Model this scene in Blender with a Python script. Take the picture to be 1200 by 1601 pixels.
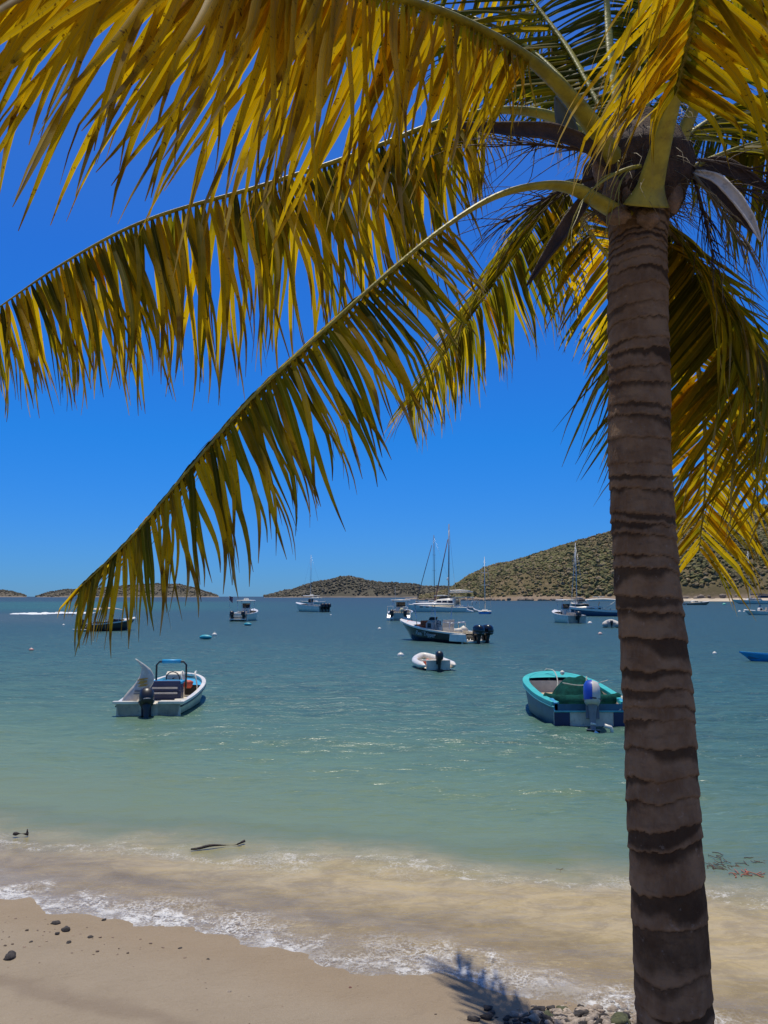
import bpy, math, random
import numpy as np
from mathutils import Vector, Matrix, noise as mn
for o in list(bpy.data.objects): bpy.data.objects.remove(o)
random.seed(7); rng = np.random.default_rng(11)
S = bpy.context.scene
C = S.collection
R = math.radians
# ---------------------------------------------------------------- camera
PITCH = R(6.28); CAM_H = 3.0; FP = 1200.0
cam_d = bpy.data.cameras.new('camera'); cam = bpy.data.objects.new('camera', cam_d); C.objects.link(cam)
cam.location = (0, 0, CAM_H); cam.rotation_euler = (R(90) + PITCH, 0, 0)
cam_d.sensor_fit = 'VERTICAL'; cam_d.sensor_height = 36; cam_d.lens = 36 * FP / 1601
cam_d.clip_start = 0.05; cam_d.clip_end = 40000
S.camera = cam
# ---------------------------------------------------------------- sky, sun, exposure
SUN_EL, SUN_AZ = R(76), R(345)        # azimuth clockwise from +Y: the sun stands high beyond the palm, a little to the left
W = bpy.data.worlds.new('World'); S.world = W; W.use_nodes = True
nt = W.node_tree; bg = nt.nodes['Background']
sky = nt.nodes.new('ShaderNodeTexSky'); sky.sky_type = 'NISHITA'; sky.sun_disc = False
sky.sun_elevation = SUN_EL; sky.sun_rotation = SUN_AZ; sky.air_density = 1.0; sky.dust_density = 0.0; sky.ozone_density = 4.0
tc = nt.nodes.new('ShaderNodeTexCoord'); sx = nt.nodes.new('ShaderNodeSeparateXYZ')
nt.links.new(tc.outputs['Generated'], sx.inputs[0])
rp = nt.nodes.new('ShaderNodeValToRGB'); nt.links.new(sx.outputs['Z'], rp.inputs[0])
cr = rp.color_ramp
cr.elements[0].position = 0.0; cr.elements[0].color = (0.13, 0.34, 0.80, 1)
cr.elements[1].position = 1.0; cr.elements[1].color = (2.3, 1.6, 1.05, 1)  # sky above the view, warmed and brightened as added fill light
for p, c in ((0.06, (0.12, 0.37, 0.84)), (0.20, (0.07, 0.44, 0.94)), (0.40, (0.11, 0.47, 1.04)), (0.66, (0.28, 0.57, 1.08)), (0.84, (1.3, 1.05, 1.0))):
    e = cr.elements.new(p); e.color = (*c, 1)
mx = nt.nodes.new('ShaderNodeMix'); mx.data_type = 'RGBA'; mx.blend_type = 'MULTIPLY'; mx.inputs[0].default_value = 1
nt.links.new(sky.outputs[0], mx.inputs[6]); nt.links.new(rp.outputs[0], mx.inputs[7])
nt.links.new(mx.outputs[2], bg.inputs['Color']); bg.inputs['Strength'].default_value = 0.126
sl = bpy.data.lights.new('sun', 'SUN'); sl.energy = 4.0; sl.angle = R(0.53); sl.color = (1.0, 0.93, 0.80)
sun = bpy.data.objects.new('sun', sl); C.objects.link(sun)
sd = Vector((math.sin(SUN_AZ) * math.cos(SUN_EL), math.cos(SUN_AZ) * math.cos(SUN_EL), math.sin(SUN_EL)))
sun.rotation_euler = sd.to_track_quat('Z', 'Y').to_euler(); sun.location = (0, -5, 30)
S.view_settings.view_transform = 'Standard'; S.view_settings.look = 'None'; S.view_settings.exposure = 0; S.view_settings.gamma = 1
S.cycles.sample_clamp_direct = 6; S.cycles.sample_clamp_indirect = 4; S.cycles.max_bounces = 8; S.cycles.transparent_max_bounces = 12; S.cycles.caustics_reflective = False; S.cycles.caustics_refractive = False

# ---------------------------------------------------------------- helpers
cp, sp_ = math.cos(PITCH), math.sin(PITCH)
def ray(px, py):
    X = (px - 600) / FP; V = (800.5 - py) / FP
    return Vector((X, cp - V * sp_, sp_ + V * cp))
def un(px, py, depth):
    return Vector((0, 0, CAM_H)) + ray(px, py) * depth
def at(px, py, z=0.0):
    d = ray(px, py); t = (z - CAM_H) / d.z
    return Vector((d.x * t, d.y * t, z))
SN = Vector((0.387, 0.922)).normalized()
def soff(x, y):                      # metres offshore from the waterline
    return x * SN.x + y * SN.y - 5.97
def sand_z(x, y):
    s = soff(x, y)
    s2 = s + 0.28 * mn.noise(Vector((x * .45, y * .45, 3.1))) + 0.10 * mn.noise(Vector((x * 1.7, y * 1.7, 7)))
    if s2 < 0: z = 0.11 * (-s2) - 0.0018 * s2 * s2
    else: z = -0.075 * s2 if s2 < 40 else -3.0 - 0.01 * (s2 - 40)
    z = max(z, -9.0); z = min(z, 1.5)
    if abs(s) < 60:
        z += 0.012 * mn.noise(Vector((x * 3, y * 3, 0))) + 0.004 * mn.noise(Vector((x * 11, y * 11, 0)))
    return z
def hit_sand(px, py):
    d = ray(px, py); t = 2.0; o = Vector((0, 0, CAM_H))
    while t < 40:
        p = o + d * t
        if p.z < sand_z(p.x, p.y): break
        t += 0.02
    return p

def newmat(name):
    m = bpy.data.materials.new(name); m.use_nodes = True
    n = m.node_tree; b = n.nodes['Principled BSDF']
    return m, n, b
def N(n, t, **k):
    x = n.nodes.new(t)
    for a, v in k.items():
        if a.startswith('i_'):
            key = a[2:]; key = int(key) if key.isdigit() else key
            x.inputs[key].default_value = v
        else: setattr(x, a, v)
    return x
def L(n, a, b): n.links.new(a, b)
def math_(n, op, a, b=None, c=None, clamp=False):
    x = n.nodes.new('ShaderNodeMath'); x.operation = op; x.use_clamp = clamp
    for i, v in enumerate((a, b, c)):
        if v is None: continue
        if isinstance(v, (int, float)): x.inputs[i].default_value = v
        else: n.links.new(v, x.inputs[i])
    return x.outputs[0]
def mixc(n, f, a, b, mode='MIX'):
    x = n.nodes.new('ShaderNodeMix'); x.data_type = 'RGBA'; x.blend_type = mode
    for i, v in ((0, f), (6, a), (7, b)):
        if isinstance(v, (int, float)): x.inputs[i].default_value = v
        elif isinstance(v, tuple): x.inputs[i].default_value = (*v, 1) if len(v) == 3 else v
        else: n.links.new(v, x.inputs[i])
    return x.outputs[2]
def sstep(n, v, a, b):
    x = n.nodes.new('ShaderNodeMapRange'); x.interpolation_type = 'SMOOTHSTEP'
    n.links.new(v, x.inputs[0]); x.inputs[1].default_value = a; x.inputs[2].default_value = b
    return x.outputs[0]
def noise_(n, scale, detail=3, rough=.5, vec=None, dist=0.0):
    x = n.nodes.new('ShaderNodeTexNoise'); x.inputs['Scale'].default_value = scale
    x.inputs['Detail'].default_value = detail; x.inputs['Roughness'].default_value = rough; x.inputs['Distortion'].default_value = dist
    if vec is not None: n.links.new(vec, x.inputs['Vector'])
    return x.outputs['Fac']
_m = {}
def mat(name, col, rough=.5, var=.12, scale=6, metal=0, coat=0, spec=.5, bump=0.0, dirt_or_shade=None):
    if name in _m: return _m[name]
    m, n, b = newmat(name)
    tcn = N(n, 'ShaderNodeTexCoord')
    f = noise_(n, scale, 4, .6, tcn.outputs['Object'])
    f = sstep(n, f, .3, .7)
    lo = tuple(c * (1 - var) for c in col); hi = tuple(min(1, c * (1 + var * .6)) for c in col)
    c = mixc(n, f, lo, hi)
    if dirt_or_shade:
        f2 = noise_(n, scale * 2.7, 5, .7, tcn.outputs['Object'])
        c = mixc(n, math_(n, 'MULTIPLY', sstep(n, f2, .52, .75), .6), c, dirt_or_shade)
    L(n, c, b.inputs['Base Color'])
    b.inputs['Roughness'].default_value = rough; b.inputs['Metallic'].default_value = metal
    b.inputs['Coat Weight'].default_value = coat; b.inputs['Specular IOR Level'].default_value = spec
    if bump:
        bp = N(n, 'ShaderNodeBump'); bp.inputs['Strength'].default_value = bump; bp.inputs['Distance'].default_value = .02
        L(n, noise_(n, scale * 5, 4, .6, tcn.outputs['Object']), bp.inputs['Height']); L(n, bp.outputs[0], b.inputs['Normal'])
    _m[name] = m; return m

class MB:
    def __init__(s): s.v = []; s.f = []; s.sm = []
    def add(s, vs, fs, smooth=True):
        k = len(s.v); s.v += [tuple(v) for v in vs]; s.f += [tuple(i + k for i in f) for f in fs]; s.sm += [smooth] * len(fs); return s
    def box(s, c, d, rz=0, ry=0, rx=0, taper=1.0):
        c = Vector(c); M = Matrix.Rotation(rz, 3, 'Z') @ Matrix.Rotation(ry, 3, 'Y') @ Matrix.Rotation(rx, 3, 'X')
        vs = []
        for z in (-.5, .5):
            k = taper if z > 0 else 1
            for x, y in ((-.5, -.5), (.5, -.5), (.5, .5), (-.5, .5)): vs.append(c + M @ Vector((x * d[0] * k, y * d[1] * k, z * d[2])))
        return s.add(vs, [(3, 2, 1, 0), (4, 5, 6, 7), (0, 1, 5, 4), (1, 2, 6, 5), (2, 3, 7, 6), (3, 0, 4, 7)], False)
    def loft(s, secs, closed=False, caps=False, smooth=True):
        n = len(secs[0]); vs = [p for q in secs for p in q]; fs = []
        for i in range(len(secs) - 1):
            for j in range(n if closed else n - 1):
                a = i * n + j; b = i * n + (j + 1) % n
                fs.append((a, b, b + n, a + n))
        if caps: fs.append(tuple(range(n - 1, -1, -1))); fs.append(tuple((len(secs) - 1) * n + j for j in range(n)))
        return s.add(vs, fs, smooth)
    def tube(s, pts, r, seg=8, caps=True, flat=1.0):
        pts = [Vector(p) for p in pts]
        if not hasattr(r, '__len__'): r = [r] * len(pts)
        secs = []; up = Vector((0, 0, 1))
        t0 = (pts[1] - pts[0]).normalized()
        u = t0.cross(up)
        if u.length < .05: u = t0.cross(Vector((0, 1, 0)))
        u.normalize()
        for i, p in enumerate(pts):
            a = pts[max(0, i - 1)]; b = pts[min(len(pts) - 1, i + 1)]; t = (b - a).normalized()
            u = (u - t * u.dot(t)).normalized(); w = t.cross(u)
            secs.append([p + (u * math.cos(k * 2 * math.pi / seg) + w * math.sin(k * 2 * math.pi / seg) * flat) * r[i] for k in range(seg)])
        return s.loft(secs, True, caps)
    def ball(s, c, r, seg=14, rings=8, jit=0):
        c = Vector(c); r = r if hasattr(r, '__len__') else (r, r, r); secs = []
        for i in range(rings + 1):
            a = -math.pi / 2 + math.pi * i / rings; q = []
            for k in range(seg):
                b = 2 * math.pi * k / seg; d = Vector((math.cos(a) * math.cos(b), math.cos(a) * math.sin(b), math.sin(a)))
                f = 1 + (jit * mn.noise(d * 1.3 + c * 7) if jit else 0)
                q.append(c + Vector((d.x * r[0], d.y * r[1], d.z * r[2])) * f)
            secs.append(q)
        return s.loft(secs, True)
    def prism(s, poly, y0, y1):          # poly in xz, extruded along y
        n = len(poly); vs = [(p[0], y0, p[1]) for p in poly] + [(p[0], y1, p[1]) for p in poly]
        return s.add(vs, [tuple(range(n)), tuple(range(2 * n - 1, n - 1, -1))] + [(i + n, (i + 1) % n + n, (i + 1) % n, i) for i in range(n)], False)
    def build(s, name, m, parent=None, bevel=0, attrs=None):
        me = bpy.data.meshes.new(name); me.from_pydata(s.v, [], s.f); me.update()
        me.polygons.foreach_set('use_smooth', s.sm)
        me.materials.append(m)
        o = bpy.data.objects.new(name, me); C.objects.link(o)
        if parent is not None: o.parent = parent
        if bevel:
            b = o.modifiers.new('bevel', 'BEVEL'); b.width = bevel; b.segments = 2; b.limit_method = 'ANGLE'
        return o
def buildn(a, name, m, parent=None, bevel=0):
    n = len(a.v); par = list(range(n))
    def fd(i):
        while par[i] != i: par[i] = par[par[i]]; i = par[i]
        return i
    for f in a.f:
        for j in f[1:]: par[fd(j)] = fd(f[0])
    comp = {}
    for f, sm in zip(a.f, a.sm): comp.setdefault(fd(f[0]), []).append((f, sm))
    for fs in comp.values():
        ids = sorted({i for f, _ in fs for i in f}); mp = {i: k for k, i in enumerate(ids)}
        b = MB(); b.v = [a.v[i] for i in ids]; b.f = [tuple(mp[i] for i in f) for f, _ in fs]; b.sm = [x for _, x in fs]
        o = b.build(name, m, parent, bevel)
    return o
def tag(o, label=None, cat=None, group=None, kind=None):
    if label: o['label'] = label
    if cat: o['category'] = cat
    if group: o['group'] = group
    if kind: o['kind'] = kind
    return o
def empty(name, loc, rz, label, cat, group=None):
    o = bpy.data.objects.new(name, None); C.objects.link(o); o.location = loc; o.rotation_euler = (0, 0, rz); o.empty_display_size = .2
    return tag(o, label, cat, group)
def np_mesh(name, V, F, m, parent=None, smooth=True, cols=None):
    me = bpy.data.meshes.new(name); V = np.asarray(V, dtype=np.float32); F = np.asarray(F, dtype=np.int32); k = F.shape[1]
    me.vertices.add(len(V)); me.vertices.foreach_set('co', V.ravel())
    me.loops.add(F.size); me.loops.foreach_set('vertex_index', F.ravel())
    me.polygons.add(len(F)); me.polygons.foreach_set('loop_start', np.arange(0, F.size, k, dtype=np.int32))
    me.polygons.foreach_set('use_smooth', np.full(len(F), smooth))
    me.update(calc_edges=True)
    for nm, c in (cols or {}).items():
        c = np.asarray(c, dtype=np.float32)
        if c.ndim == 1: a = me.attributes.new(nm, 'FLOAT', 'POINT'); a.data.foreach_set('value', c)
        else: a = me.attributes.new(nm, 'FLOAT_COLOR', 'POINT'); a.data.foreach_set('color', c.ravel())
    me.materials.append(m)
    o = bpy.data.objects.new(name, me); C.objects.link(o)
    if parent is not None: o.parent = parent
    return o
def grid_faces(nr, nc):
    i = np.arange(nr - 1)[:, None] * nc + np.arange(nc - 1)[None, :]
    return np.stack([i, i + 1, i + nc + 1, i + nc], -1).reshape(-1, 4)
def spline(P, n):
    P = [Vector(p) for p in P]; out = []; P = [P[0] * 2 - P[1]] + P + [P[-1] * 2 - P[-2]]
    m = len(P) - 3
    for i in range(n):
        u = i / (n - 1) * m; k = min(int(u), m - 1); t = u - k; a, b, c, d = P[k:k + 4]
        out.append(.5 * ((2 * b) + (c - a) * t + (2 * a - 5 * b + 4 * c - d) * t * t + (3 * b - a - 3 * c + d) * t ** 3))
    return out

# ================================================================ SETTING: sand and water
def axis(lo, hi, step, far, grow=1.12):
    a = list(np.arange(lo, hi, step)); s = step; x = a[-1]
    while x < far: s *= grow; x += s; a.append(x)
    s = step; x = a[0]
    while x > -far if lo < 0 else x > -60: s *= grow; x -= s; a.insert(0, x)
    return np.array(a)
gx = axis(-6.5, 6.5, .07, 14000); gy = axis(2.5, 16, .07, 15000)
# sand
m, n, b = newmat('beach_sand')
tcn = N(n, 'ShaderNodeTexCoord'); OB = tcn.outputs['Object']
at_s = N(n, 'ShaderNodeAttribute', attribute_name='offshore').outputs['Fac']
c = mixc(n, noise_(n, 1.6, 5, .65, OB), (.235, .185, .125), (.335, .27, .19))
c = mixc(n, math_(n, 'MULTIPLY', sstep(n, noise_(n, 260, 2, .8, OB), .5, .8), .55), c, (.60, .52, .40))
c = mixc(n, math_(n, 'MULTIPLY', sstep(n, noise_(n, 190, 2, .8, OB), .56, .72), .5), c, (.20, .15, .10))
wet = math_(n, 'ADD', at_s, math_(n, 'MULTIPLY', noise_(n, 1.1, 3, .5, OB), .5))
c = mixc(n, math_(n, 'MULTIPLY', sstep(n, wet, -.75, .1), .42), c, (.26, .18, .10))
c = mixc(n, math_(n, 'MULTIPLY', sstep(n, at_s, .1, 1.6), .75), c, (.48, .33, .11))
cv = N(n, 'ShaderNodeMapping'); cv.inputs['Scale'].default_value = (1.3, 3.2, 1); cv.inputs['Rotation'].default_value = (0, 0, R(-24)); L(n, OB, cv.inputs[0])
cau = noise_(n, 4.5, 8, .74, cv.outputs[0], 1.2)  # wavy bright streaks: caustic light painted onto the sea bed
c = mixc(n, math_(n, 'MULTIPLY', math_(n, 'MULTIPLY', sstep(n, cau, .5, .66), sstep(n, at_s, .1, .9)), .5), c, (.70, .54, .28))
weed = math_(n, 'MULTIPLY', sstep(n, noise_(n, 2.3, 7, .72, cv.outputs[0], 2.2), .66, .72), sstep(n, at_s, .8, 1.6))
c = mixc(n, math_(n, 'MULTIPLY', weed, .5), c, (.10, .075, .05))
lw = math_(n, 'ABSOLUTE', math_(n, 'ADD', math_(n, 'ADD', at_s, 1.35), math_(n, 'MULTIPLY', math_(n, 'SUBTRACT', noise_(n, .5, 4, .55, OB), .5), 1.6)))
c = mixc(n, math_(n, 'MULTIPLY', math_(n, 'SUBTRACT', 1.0, sstep(n, lw, .02, .16)), .35), c, (.14, .10, .07))  # dark streak up the beach: shadow and wet line painted into the sand
c = mixc(n, math_(n, 'MULTIPLY', sstep(n, noise_(n, 75, 4, .8, OB), .45, .7), .35), c, (.25, .19, .13))
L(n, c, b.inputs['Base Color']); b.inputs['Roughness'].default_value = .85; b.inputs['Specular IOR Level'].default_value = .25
bp = N(n, 'ShaderNodeBump'); bp.inputs['Strength'].default_value = .9; bp.inputs['Distance'].default_value = .02
hh = math_(n, 'ADD', noise_(n, 22, 5, .7, OB), math_(n, 'MULTIPLY', noise_(n, 3, 4, .5, OB), 3.5))
L(n, hh, bp.inputs['Height']); L(n, bp.outputs[0], b.inputs['Normal'])
M_sand = m
X, Y = np.meshgrid(gx, gy)
Z = np.array([sand_z(x, y) for x, y in zip(X.ravel(), Y.ravel())])
SO = (X * SN.x + Y * SN.y - 5.97).ravel()
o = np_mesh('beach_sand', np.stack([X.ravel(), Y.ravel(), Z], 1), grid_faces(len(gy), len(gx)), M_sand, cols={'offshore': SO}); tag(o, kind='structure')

# water
wy0 = np.searchsorted(gy, 4.0); wy = gy[wy0:]
X, Y = np.meshgrid(gx, wy); x = X.ravel(); y = Y.ravel()
so = x * SN.x + y * SN.y - 5.97
amp = np.clip(so / 7, 0.17, 1) * np.exp(-np.maximum(so - 25, 0) / 30)
zz = np.zeros_like(x); r2 = np.random.default_rng(3)
for k in range(26):
    wl = 0.35 * (1.19 ** k) if k < 16 else 1.2 + r2.random() * 4
    an = math.atan2(SN.y, SN.x) + r2.normal() * .55 + .25
    kx, ky = math.cos(an) * 2 * math.pi / wl, math.sin(an) * 2 * math.pi / wl
    zz += math.sqrt(wl) * .0062 * np.sin(kx * x + ky * y + r2.random() * 6.28)
zz = zz * amp
bd = Z.reshape(len(gy), len(gx))[wy0:].ravel()
depth = zz - bd
# little breaker ridges running along the shore
for s0, a0, w0 in ((2.3, .012, .35), (.6, .014, .14)):
    wob = .22 * np.array([mn.noise(Vector((a * .5, b_ * .5, s0))) for a, b_ in zip(x, y)]) * 2
    zz += 1.0 * a0 * np.exp(-((so + wob - s0) / w0) ** 2) * (np.abs(x) < 40)
m, n, b = newmat('sea_water')
tcn = N(n, 'ShaderNodeTexCoord'); OB = tcn.outputs['Object']
at_s = N(n, 'ShaderNodeAttribute', attribute_name='offshore').outputs['Fac']
at_d = N(n, 'ShaderNodeAttribute', attribute_name='depth').outputs['Fac']
nlow = noise_(n, .05, 4, .6, OB); nmid = noise_(n, .6, 4, .6, OB)
st = N(n, 'ShaderNodeMapping'); st.inputs['Scale'].default_value = (.35, 1.5, 1); st.inputs['Rotation'].default_value = (0, 0, R(-8)); L(n, OB, st.inputs[0])
nst = noise_(n, .22, 5, .62, st.outputs[0], .3)
sw = math_(n, 'MULTIPLY', at_s, math_(n, 'ADD', .62, math_(n, 'MULTIPLY', nst, .76)))
sw = math_(n, 'MAXIMUM', sw, 0.0)
q = math_(n, 'DIVIDE', sw, math_(n, 'ADD', sw, 40.0))
rp = N(n, 'ShaderNodeValToRGB'); L(n, q, rp.inputs[0]); cr = rp.color_ramp
stops = [(0.0, (.185, .200, .088)), (.08, (.150, .200, .098)), (.15, (.108, .185, .108)), (.24, (.066, .150, .106)), (.36, (.036, .118, .104)),
         (.55, (.015, .074, .086)), (.78, (.007, .058, .082)), (.93, (.006, .038, .070)), (1.0, (.002, .022, .060))]
cr.elements[0].position, cr.elements[0].color = stops[0][0], (*stops[0][1], 1); cr.elements[1].position, cr.elements[1].color = stops[-1][0], (*stops[-1][1], 1)
for p_, c_ in stops[1:-1]:
    e = cr.elements.new(p_); e.color = (*c_, 1)
col = rp.outputs[0]
geo = N(n, 'ShaderNodeSeparateXYZ'); L(n, OB, geo.inputs[0])
# turquoise shoal belt on the left in the distance, and a darker reef before it
uu = math_(n, 'DIVIDE', geo.outputs[0], math_(n, 'MAXIMUM', geo.outputs[1], 1.0))
left = math_(n, 'SUBTRACT', 1.0, sstep(n, uu, -.34, -.02))
belt = math_(n, 'MULTIPLY', sstep(n, geo.outputs[1], 130, 210), math_(n, 'SUBTRACT', 1.0, sstep(n, geo.outputs[1], 330, 560)))
col = mixc(n, math_(n, 'MULTIPLY', math_(n, 'MULTIPLY', belt, left), .75), col, (.010, .125, .115))
reef = math_(n, 'MULTIPLY', sstep(n, geo.outputs[1], 75, 100), math_(n, 'SUBTRACT', 1.0, sstep(n, geo.outputs[1], 125, 150)))
left2 = math_(n, 'SUBTRACT', 1.0, sstep(n, uu, -.42, -.30))
col = mixc(n, math_(n, 'MULTIPLY', math_(n, 'MULTIPLY', reef, left2), .6), col, (.060, .085, .095))
col = mixc(n, math_(n, 'MULTIPLY', sstep(n, uu, .10, .5), .30), col, (.012, .080, .110))
stn = N(n, 'ShaderNodeMapping'); stn.inputs['Scale'].default_value = (.6, 2.6, 1); stn.inputs['Rotation'].default_value = (0, 0, R(-12)); L(n, OB, stn.inputs[0])
col = mixc(n, math_(n, 'MULTIPLY', sstep(n, noise_(n, .35, 6, .7, stn.outputs[0], .5), .46, .66), math_(n, 'MULTIPLY', sstep(n, at_s, 4, 12), .32)), col, (.030, .075, .060))
# turbid sandy water inside the last breaker line
pos = N(n, 'ShaderNodeSeparateXYZ'); L(n, OB, pos.inputs[0])
s2_ = math_(n, 'SUBTRACT', at_s, math_(n, 'ADD', 2.15, math_(n, 'MULTIPLY', math_(n, 'MAXIMUM', math_(n, 'MINIMUM', pos.outputs[0], 6.0), -6.0), .19)))
s2_ = math_(n, 'ADD', s2_, math_(n, 'MULTIPLY', math_(n, 'SUBTRACT', noise_(n, .6, 6, .62, OB), .5), 2.1))
inside = math_(n, 'SUBTRACT', 1.0, sstep(n, s2_, -.6, 1.3))
sc_ = N(n, 'ShaderNodeMapping'); sc_.inputs['Scale'].default_value = (.8, 1.5, 1); sc_.inputs['Rotation'].default_value = (0, 0, R(-22)); L(n, OB, sc_.inputs[0])
silt = mixc(n, sstep(n, noise_(n, 2.4, 8, .72, sc_.outputs[0], .9), .36, .66), (.35, .265, .125), (.50, .385, .190))
silt = mixc(n, math_(n, 'MULTIPLY', sstep(n, noise_(n, 17, 6, .75, sc_.outputs[0], .4), .50, .68), .40), silt, (.62, .48, .22))
silt = mixc(n, math_(n, 'MULTIPLY', sstep(n, noise_(n, 3.3, 8, .75, OB, 1.6), .62, .70), .40), silt, (.13, .10, .07))
col = mixc(n, math_(n, 'MULTIPLY', inside, .95), col, silt)
chp = N(n, 'ShaderNodeMapping'); chp.inputs['Scale'].default_value = (.55, 2.1, 1); chp.inputs['Rotation'].default_value = (0, 0, R(6)); L(n, OB, chp.inputs[0])  # chop streaks: dark wave faces and sky reflection painted into the water colour
col = mixc(n, math_(n, 'MULTIPLY', sstep(n, noise_(n, 1.5, 6, .75, chp.outputs[0], .3), .42, .60), math_(n, 'MULTIPLY', sstep(n, at_s, 4, 16), .55)), col, (.007, .034, .040))
col = mixc(n, math_(n, 'MULTIPLY', sstep(n, noise_(n, 5.5, 5, .75, chp.outputs[0], .3), .54, .68), math_(n, 'MULTIPLY', sstep(n, at_s, 2.5, 6), .30)), col, (.20, .34, .30))
col = mixc(n, math_(n, 'MULTIPLY', sstep(n, noise_(n, 3.4, 6, .78, chp.outputs[0], .2), .50, .62), math_(n, 'MULTIPLY', sstep(n, at_s, 2.5, 6), .32)), col, (.030, .105, .095))
dif = N(n, 'ShaderNodeBsdfDiffuse'); L(n, col, dif.inputs[0])
tr = N(n, 'ShaderNodeBsdfTransparent'); tr.inputs[0].default_value = (.97, .99, .97, 1)
# milky, sandy swash close in; opaque body farther out
dd = math_(n, 'ADD', at_d, math_(n, 'MULTIPLY', math_(n, 'SUBTRACT', nmid, .5), .10))
op = math_(n, 'MAXIMUM', math_(n, 'MULTIPLY', sstep(n, dd, .015, .13), .90), sstep(n, s2_, -.3, 1.6)); op = math_(n, 'ADD', math_(n, 'MULTIPLY', op, .97), math_(n, 'MULTIPLY', sstep(n, dd, .0, .06), .03))
mb_ = N(n, 'ShaderNodeMixShader'); L(n, op, mb_.inputs[0]); L(n, tr.outputs[0], mb_.inputs[1]); L(n, dif.outputs[0], mb_.inputs[2])
gl = N(n, 'ShaderNodeBsdfGlossy'); gl.inputs['Roughness'].default_value = .26; gl.inputs[0].default_value = (1, 1, 1, 1)
bp = N(n, 'ShaderNodeBump'); bp.inputs['Strength'].default_value = 1.0; bp.inputs['Distance'].default_value = 1.0
wv = N(n, 'ShaderNodeMapping'); wv.inputs['Scale'].default_value = (.6, 1.5, 1); L(n, OB, wv.inputs[0])
h1 = math_(n, 'MULTIPLY', noise_(n, 6.5, 4, .65, wv.outputs[0], .3), .03)
h2 = math_(n, 'MULTIPLY', noise_(n, 1.9, 4, .65, wv.outputs[0], .4), .11)
h3 = math_(n, 'MULTIPLY', noise_(n, .45, 4, .6, wv.outputs[0]), .30)
fade = math_(n, 'ADD', .18, math_(n, 'MULTIPLY', sstep(n, at_s, .5, 14), .82))
L(n, math_(n, 'MULTIPLY', math_(n, 'ADD', math_(n, 'ADD', h1, h2), h3), fade), bp.inputs['Height'])
for s_ in (gl, dif): L(n, bp.outputs[0], s_.inputs['Normal'])
fr = N(n, 'ShaderNodeFresnel'); fr.inputs[0].default_value = 1.33; L(n, bp.outputs[0], fr.inputs['Normal'])
ff = math_(n, 'MINIMUM', fr.outputs[0], .17)
ms = N(n, 'ShaderNodeMixShader'); L(n, ff, ms.inputs[0]); L(n, mb_.outputs[0], ms.inputs[1]); L(n, gl.outputs[0], ms.inputs[2])
# foam: lacy noise inside wandering bands
wob = math_(n, 'ADD', at_s, math_(n, 'MULTIPLY', math_(n, 'SUBTRACT', noise_(n, .55, 3, .5, OB), .5), 1.3))
def band(c0, w, v=None):
    return math_(n, 'SUBTRACT', 1.0, sstep(n, math_(n, 'ABSOLUTE', math_(n, 'SUBTRACT', v or wob, c0)), w * .25, w))
lace = noise_(n, 5, 8, .74, OB, .5); lace2 = noise_(n, 38, 5, .8, OB, .3)
wp = N(n, 'ShaderNodeTexNoise'); wp.inputs['Scale'].default_value = 3.5; wp.inputs['Detail'].default_value = 5; L(n, OB, wp.inputs['Vector'])
vm = N(n, 'ShaderNodeVectorMath', operation='MULTIPLY_ADD'); L(n, wp.outputs['Color'], vm.inputs[0]); vm.inputs[1].default_value = (.55, .55, 0); L(n, OB, vm.inputs[2])
def cells(sc, w0, w1):
    vo = N(n, 'ShaderNodeTexVoronoi', feature='DISTANCE_TO_EDGE'); vo.inputs['Scale'].default_value = sc; L(n, vm.outputs[0], vo.inputs['Vector'])
    return math_(n, 'SUBTRACT', 1.0, sstep(n, vo.outputs['Distance'], w0, w1))
lines = math_(n, 'MAXIMUM', math_(n, 'MULTIPLY', cells(5.5, .01, .09), .8), math_(n, 'MULTIPLY', cells(15, .01, .16), .7))
lines = math_(n, 'MULTIPLY', lines, sstep(n, lace2, .38, .58))
lc = math_(n, 'ADD', math_(n, 'MULTIPLY', lace, .62), math_(n, 'MULTIPLY', lace2, .38))
dbed = math_(n, 'SUBTRACT', 1.0, sstep(n, at_d, .008, .062))
edge = math_(n, 'MULTIPLY', dbed, sstep(n, noise_(n, .9, 2, .5, OB), .28, .50))
f_edge = sstep(n, math_(n, 'ADD', lc, math_(n, 'MULTIPLY', edge, .17)), .60, .73)
f_edge = math_(n, 'MULTIPLY', math_(n, 'MULTIPLY', f_edge, sstep(n, edge, .05, .5)), math_(n, 'ADD', .25, math_(n, 'MULTIPLY', sstep(n, noise_(n, 1.5, 5, .65, OB), .42, .58), .75)))
f_out = math_(n, 'MULTIPLY', sstep(n, math_(n, 'ADD', lc, math_(n, 'MULTIPLY', band(.05, .30, s2_), .13)), .63, .73), band(.05, .38, s2_))
f_spk = math_(n, 'MULTIPLY', sstep(n, lc, .58, .70), math_(n, 'MULTIPLY', band(1.3, 1.5), .07))
patch = sstep(n, noise_(n, 1.1, 5, .6, OB), .46, .60)
zone = math_(n, 'MULTIPLY', math_(n, 'SUBTRACT', 1.0, sstep(n, at_d, .015, .065)), math_(n, 'ADD', .12, math_(n, 'MULTIPLY', patch, .88)))
f_ln = math_(n, 'MULTIPLY', lines, zone)
zone2 = math_(n, 'MULTIPLY', band(.10, .55, s2_), patch)
f_ln2 = math_(n, 'MULTIPLY', math_(n, 'MULTIPLY', lines, zone2), .30)
foam = math_(n, 'MAXIMUM', math_(n, 'MULTIPLY', f_edge, .80), math_(n, 'MAXIMUM', math_(n, 'MULTIPLY', f_out, .45), f_spk), None, True)
foam = math_(n, 'MAXIMUM', foam, math_(n, 'MAXIMUM', f_ln, f_ln2), None, True)
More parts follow.
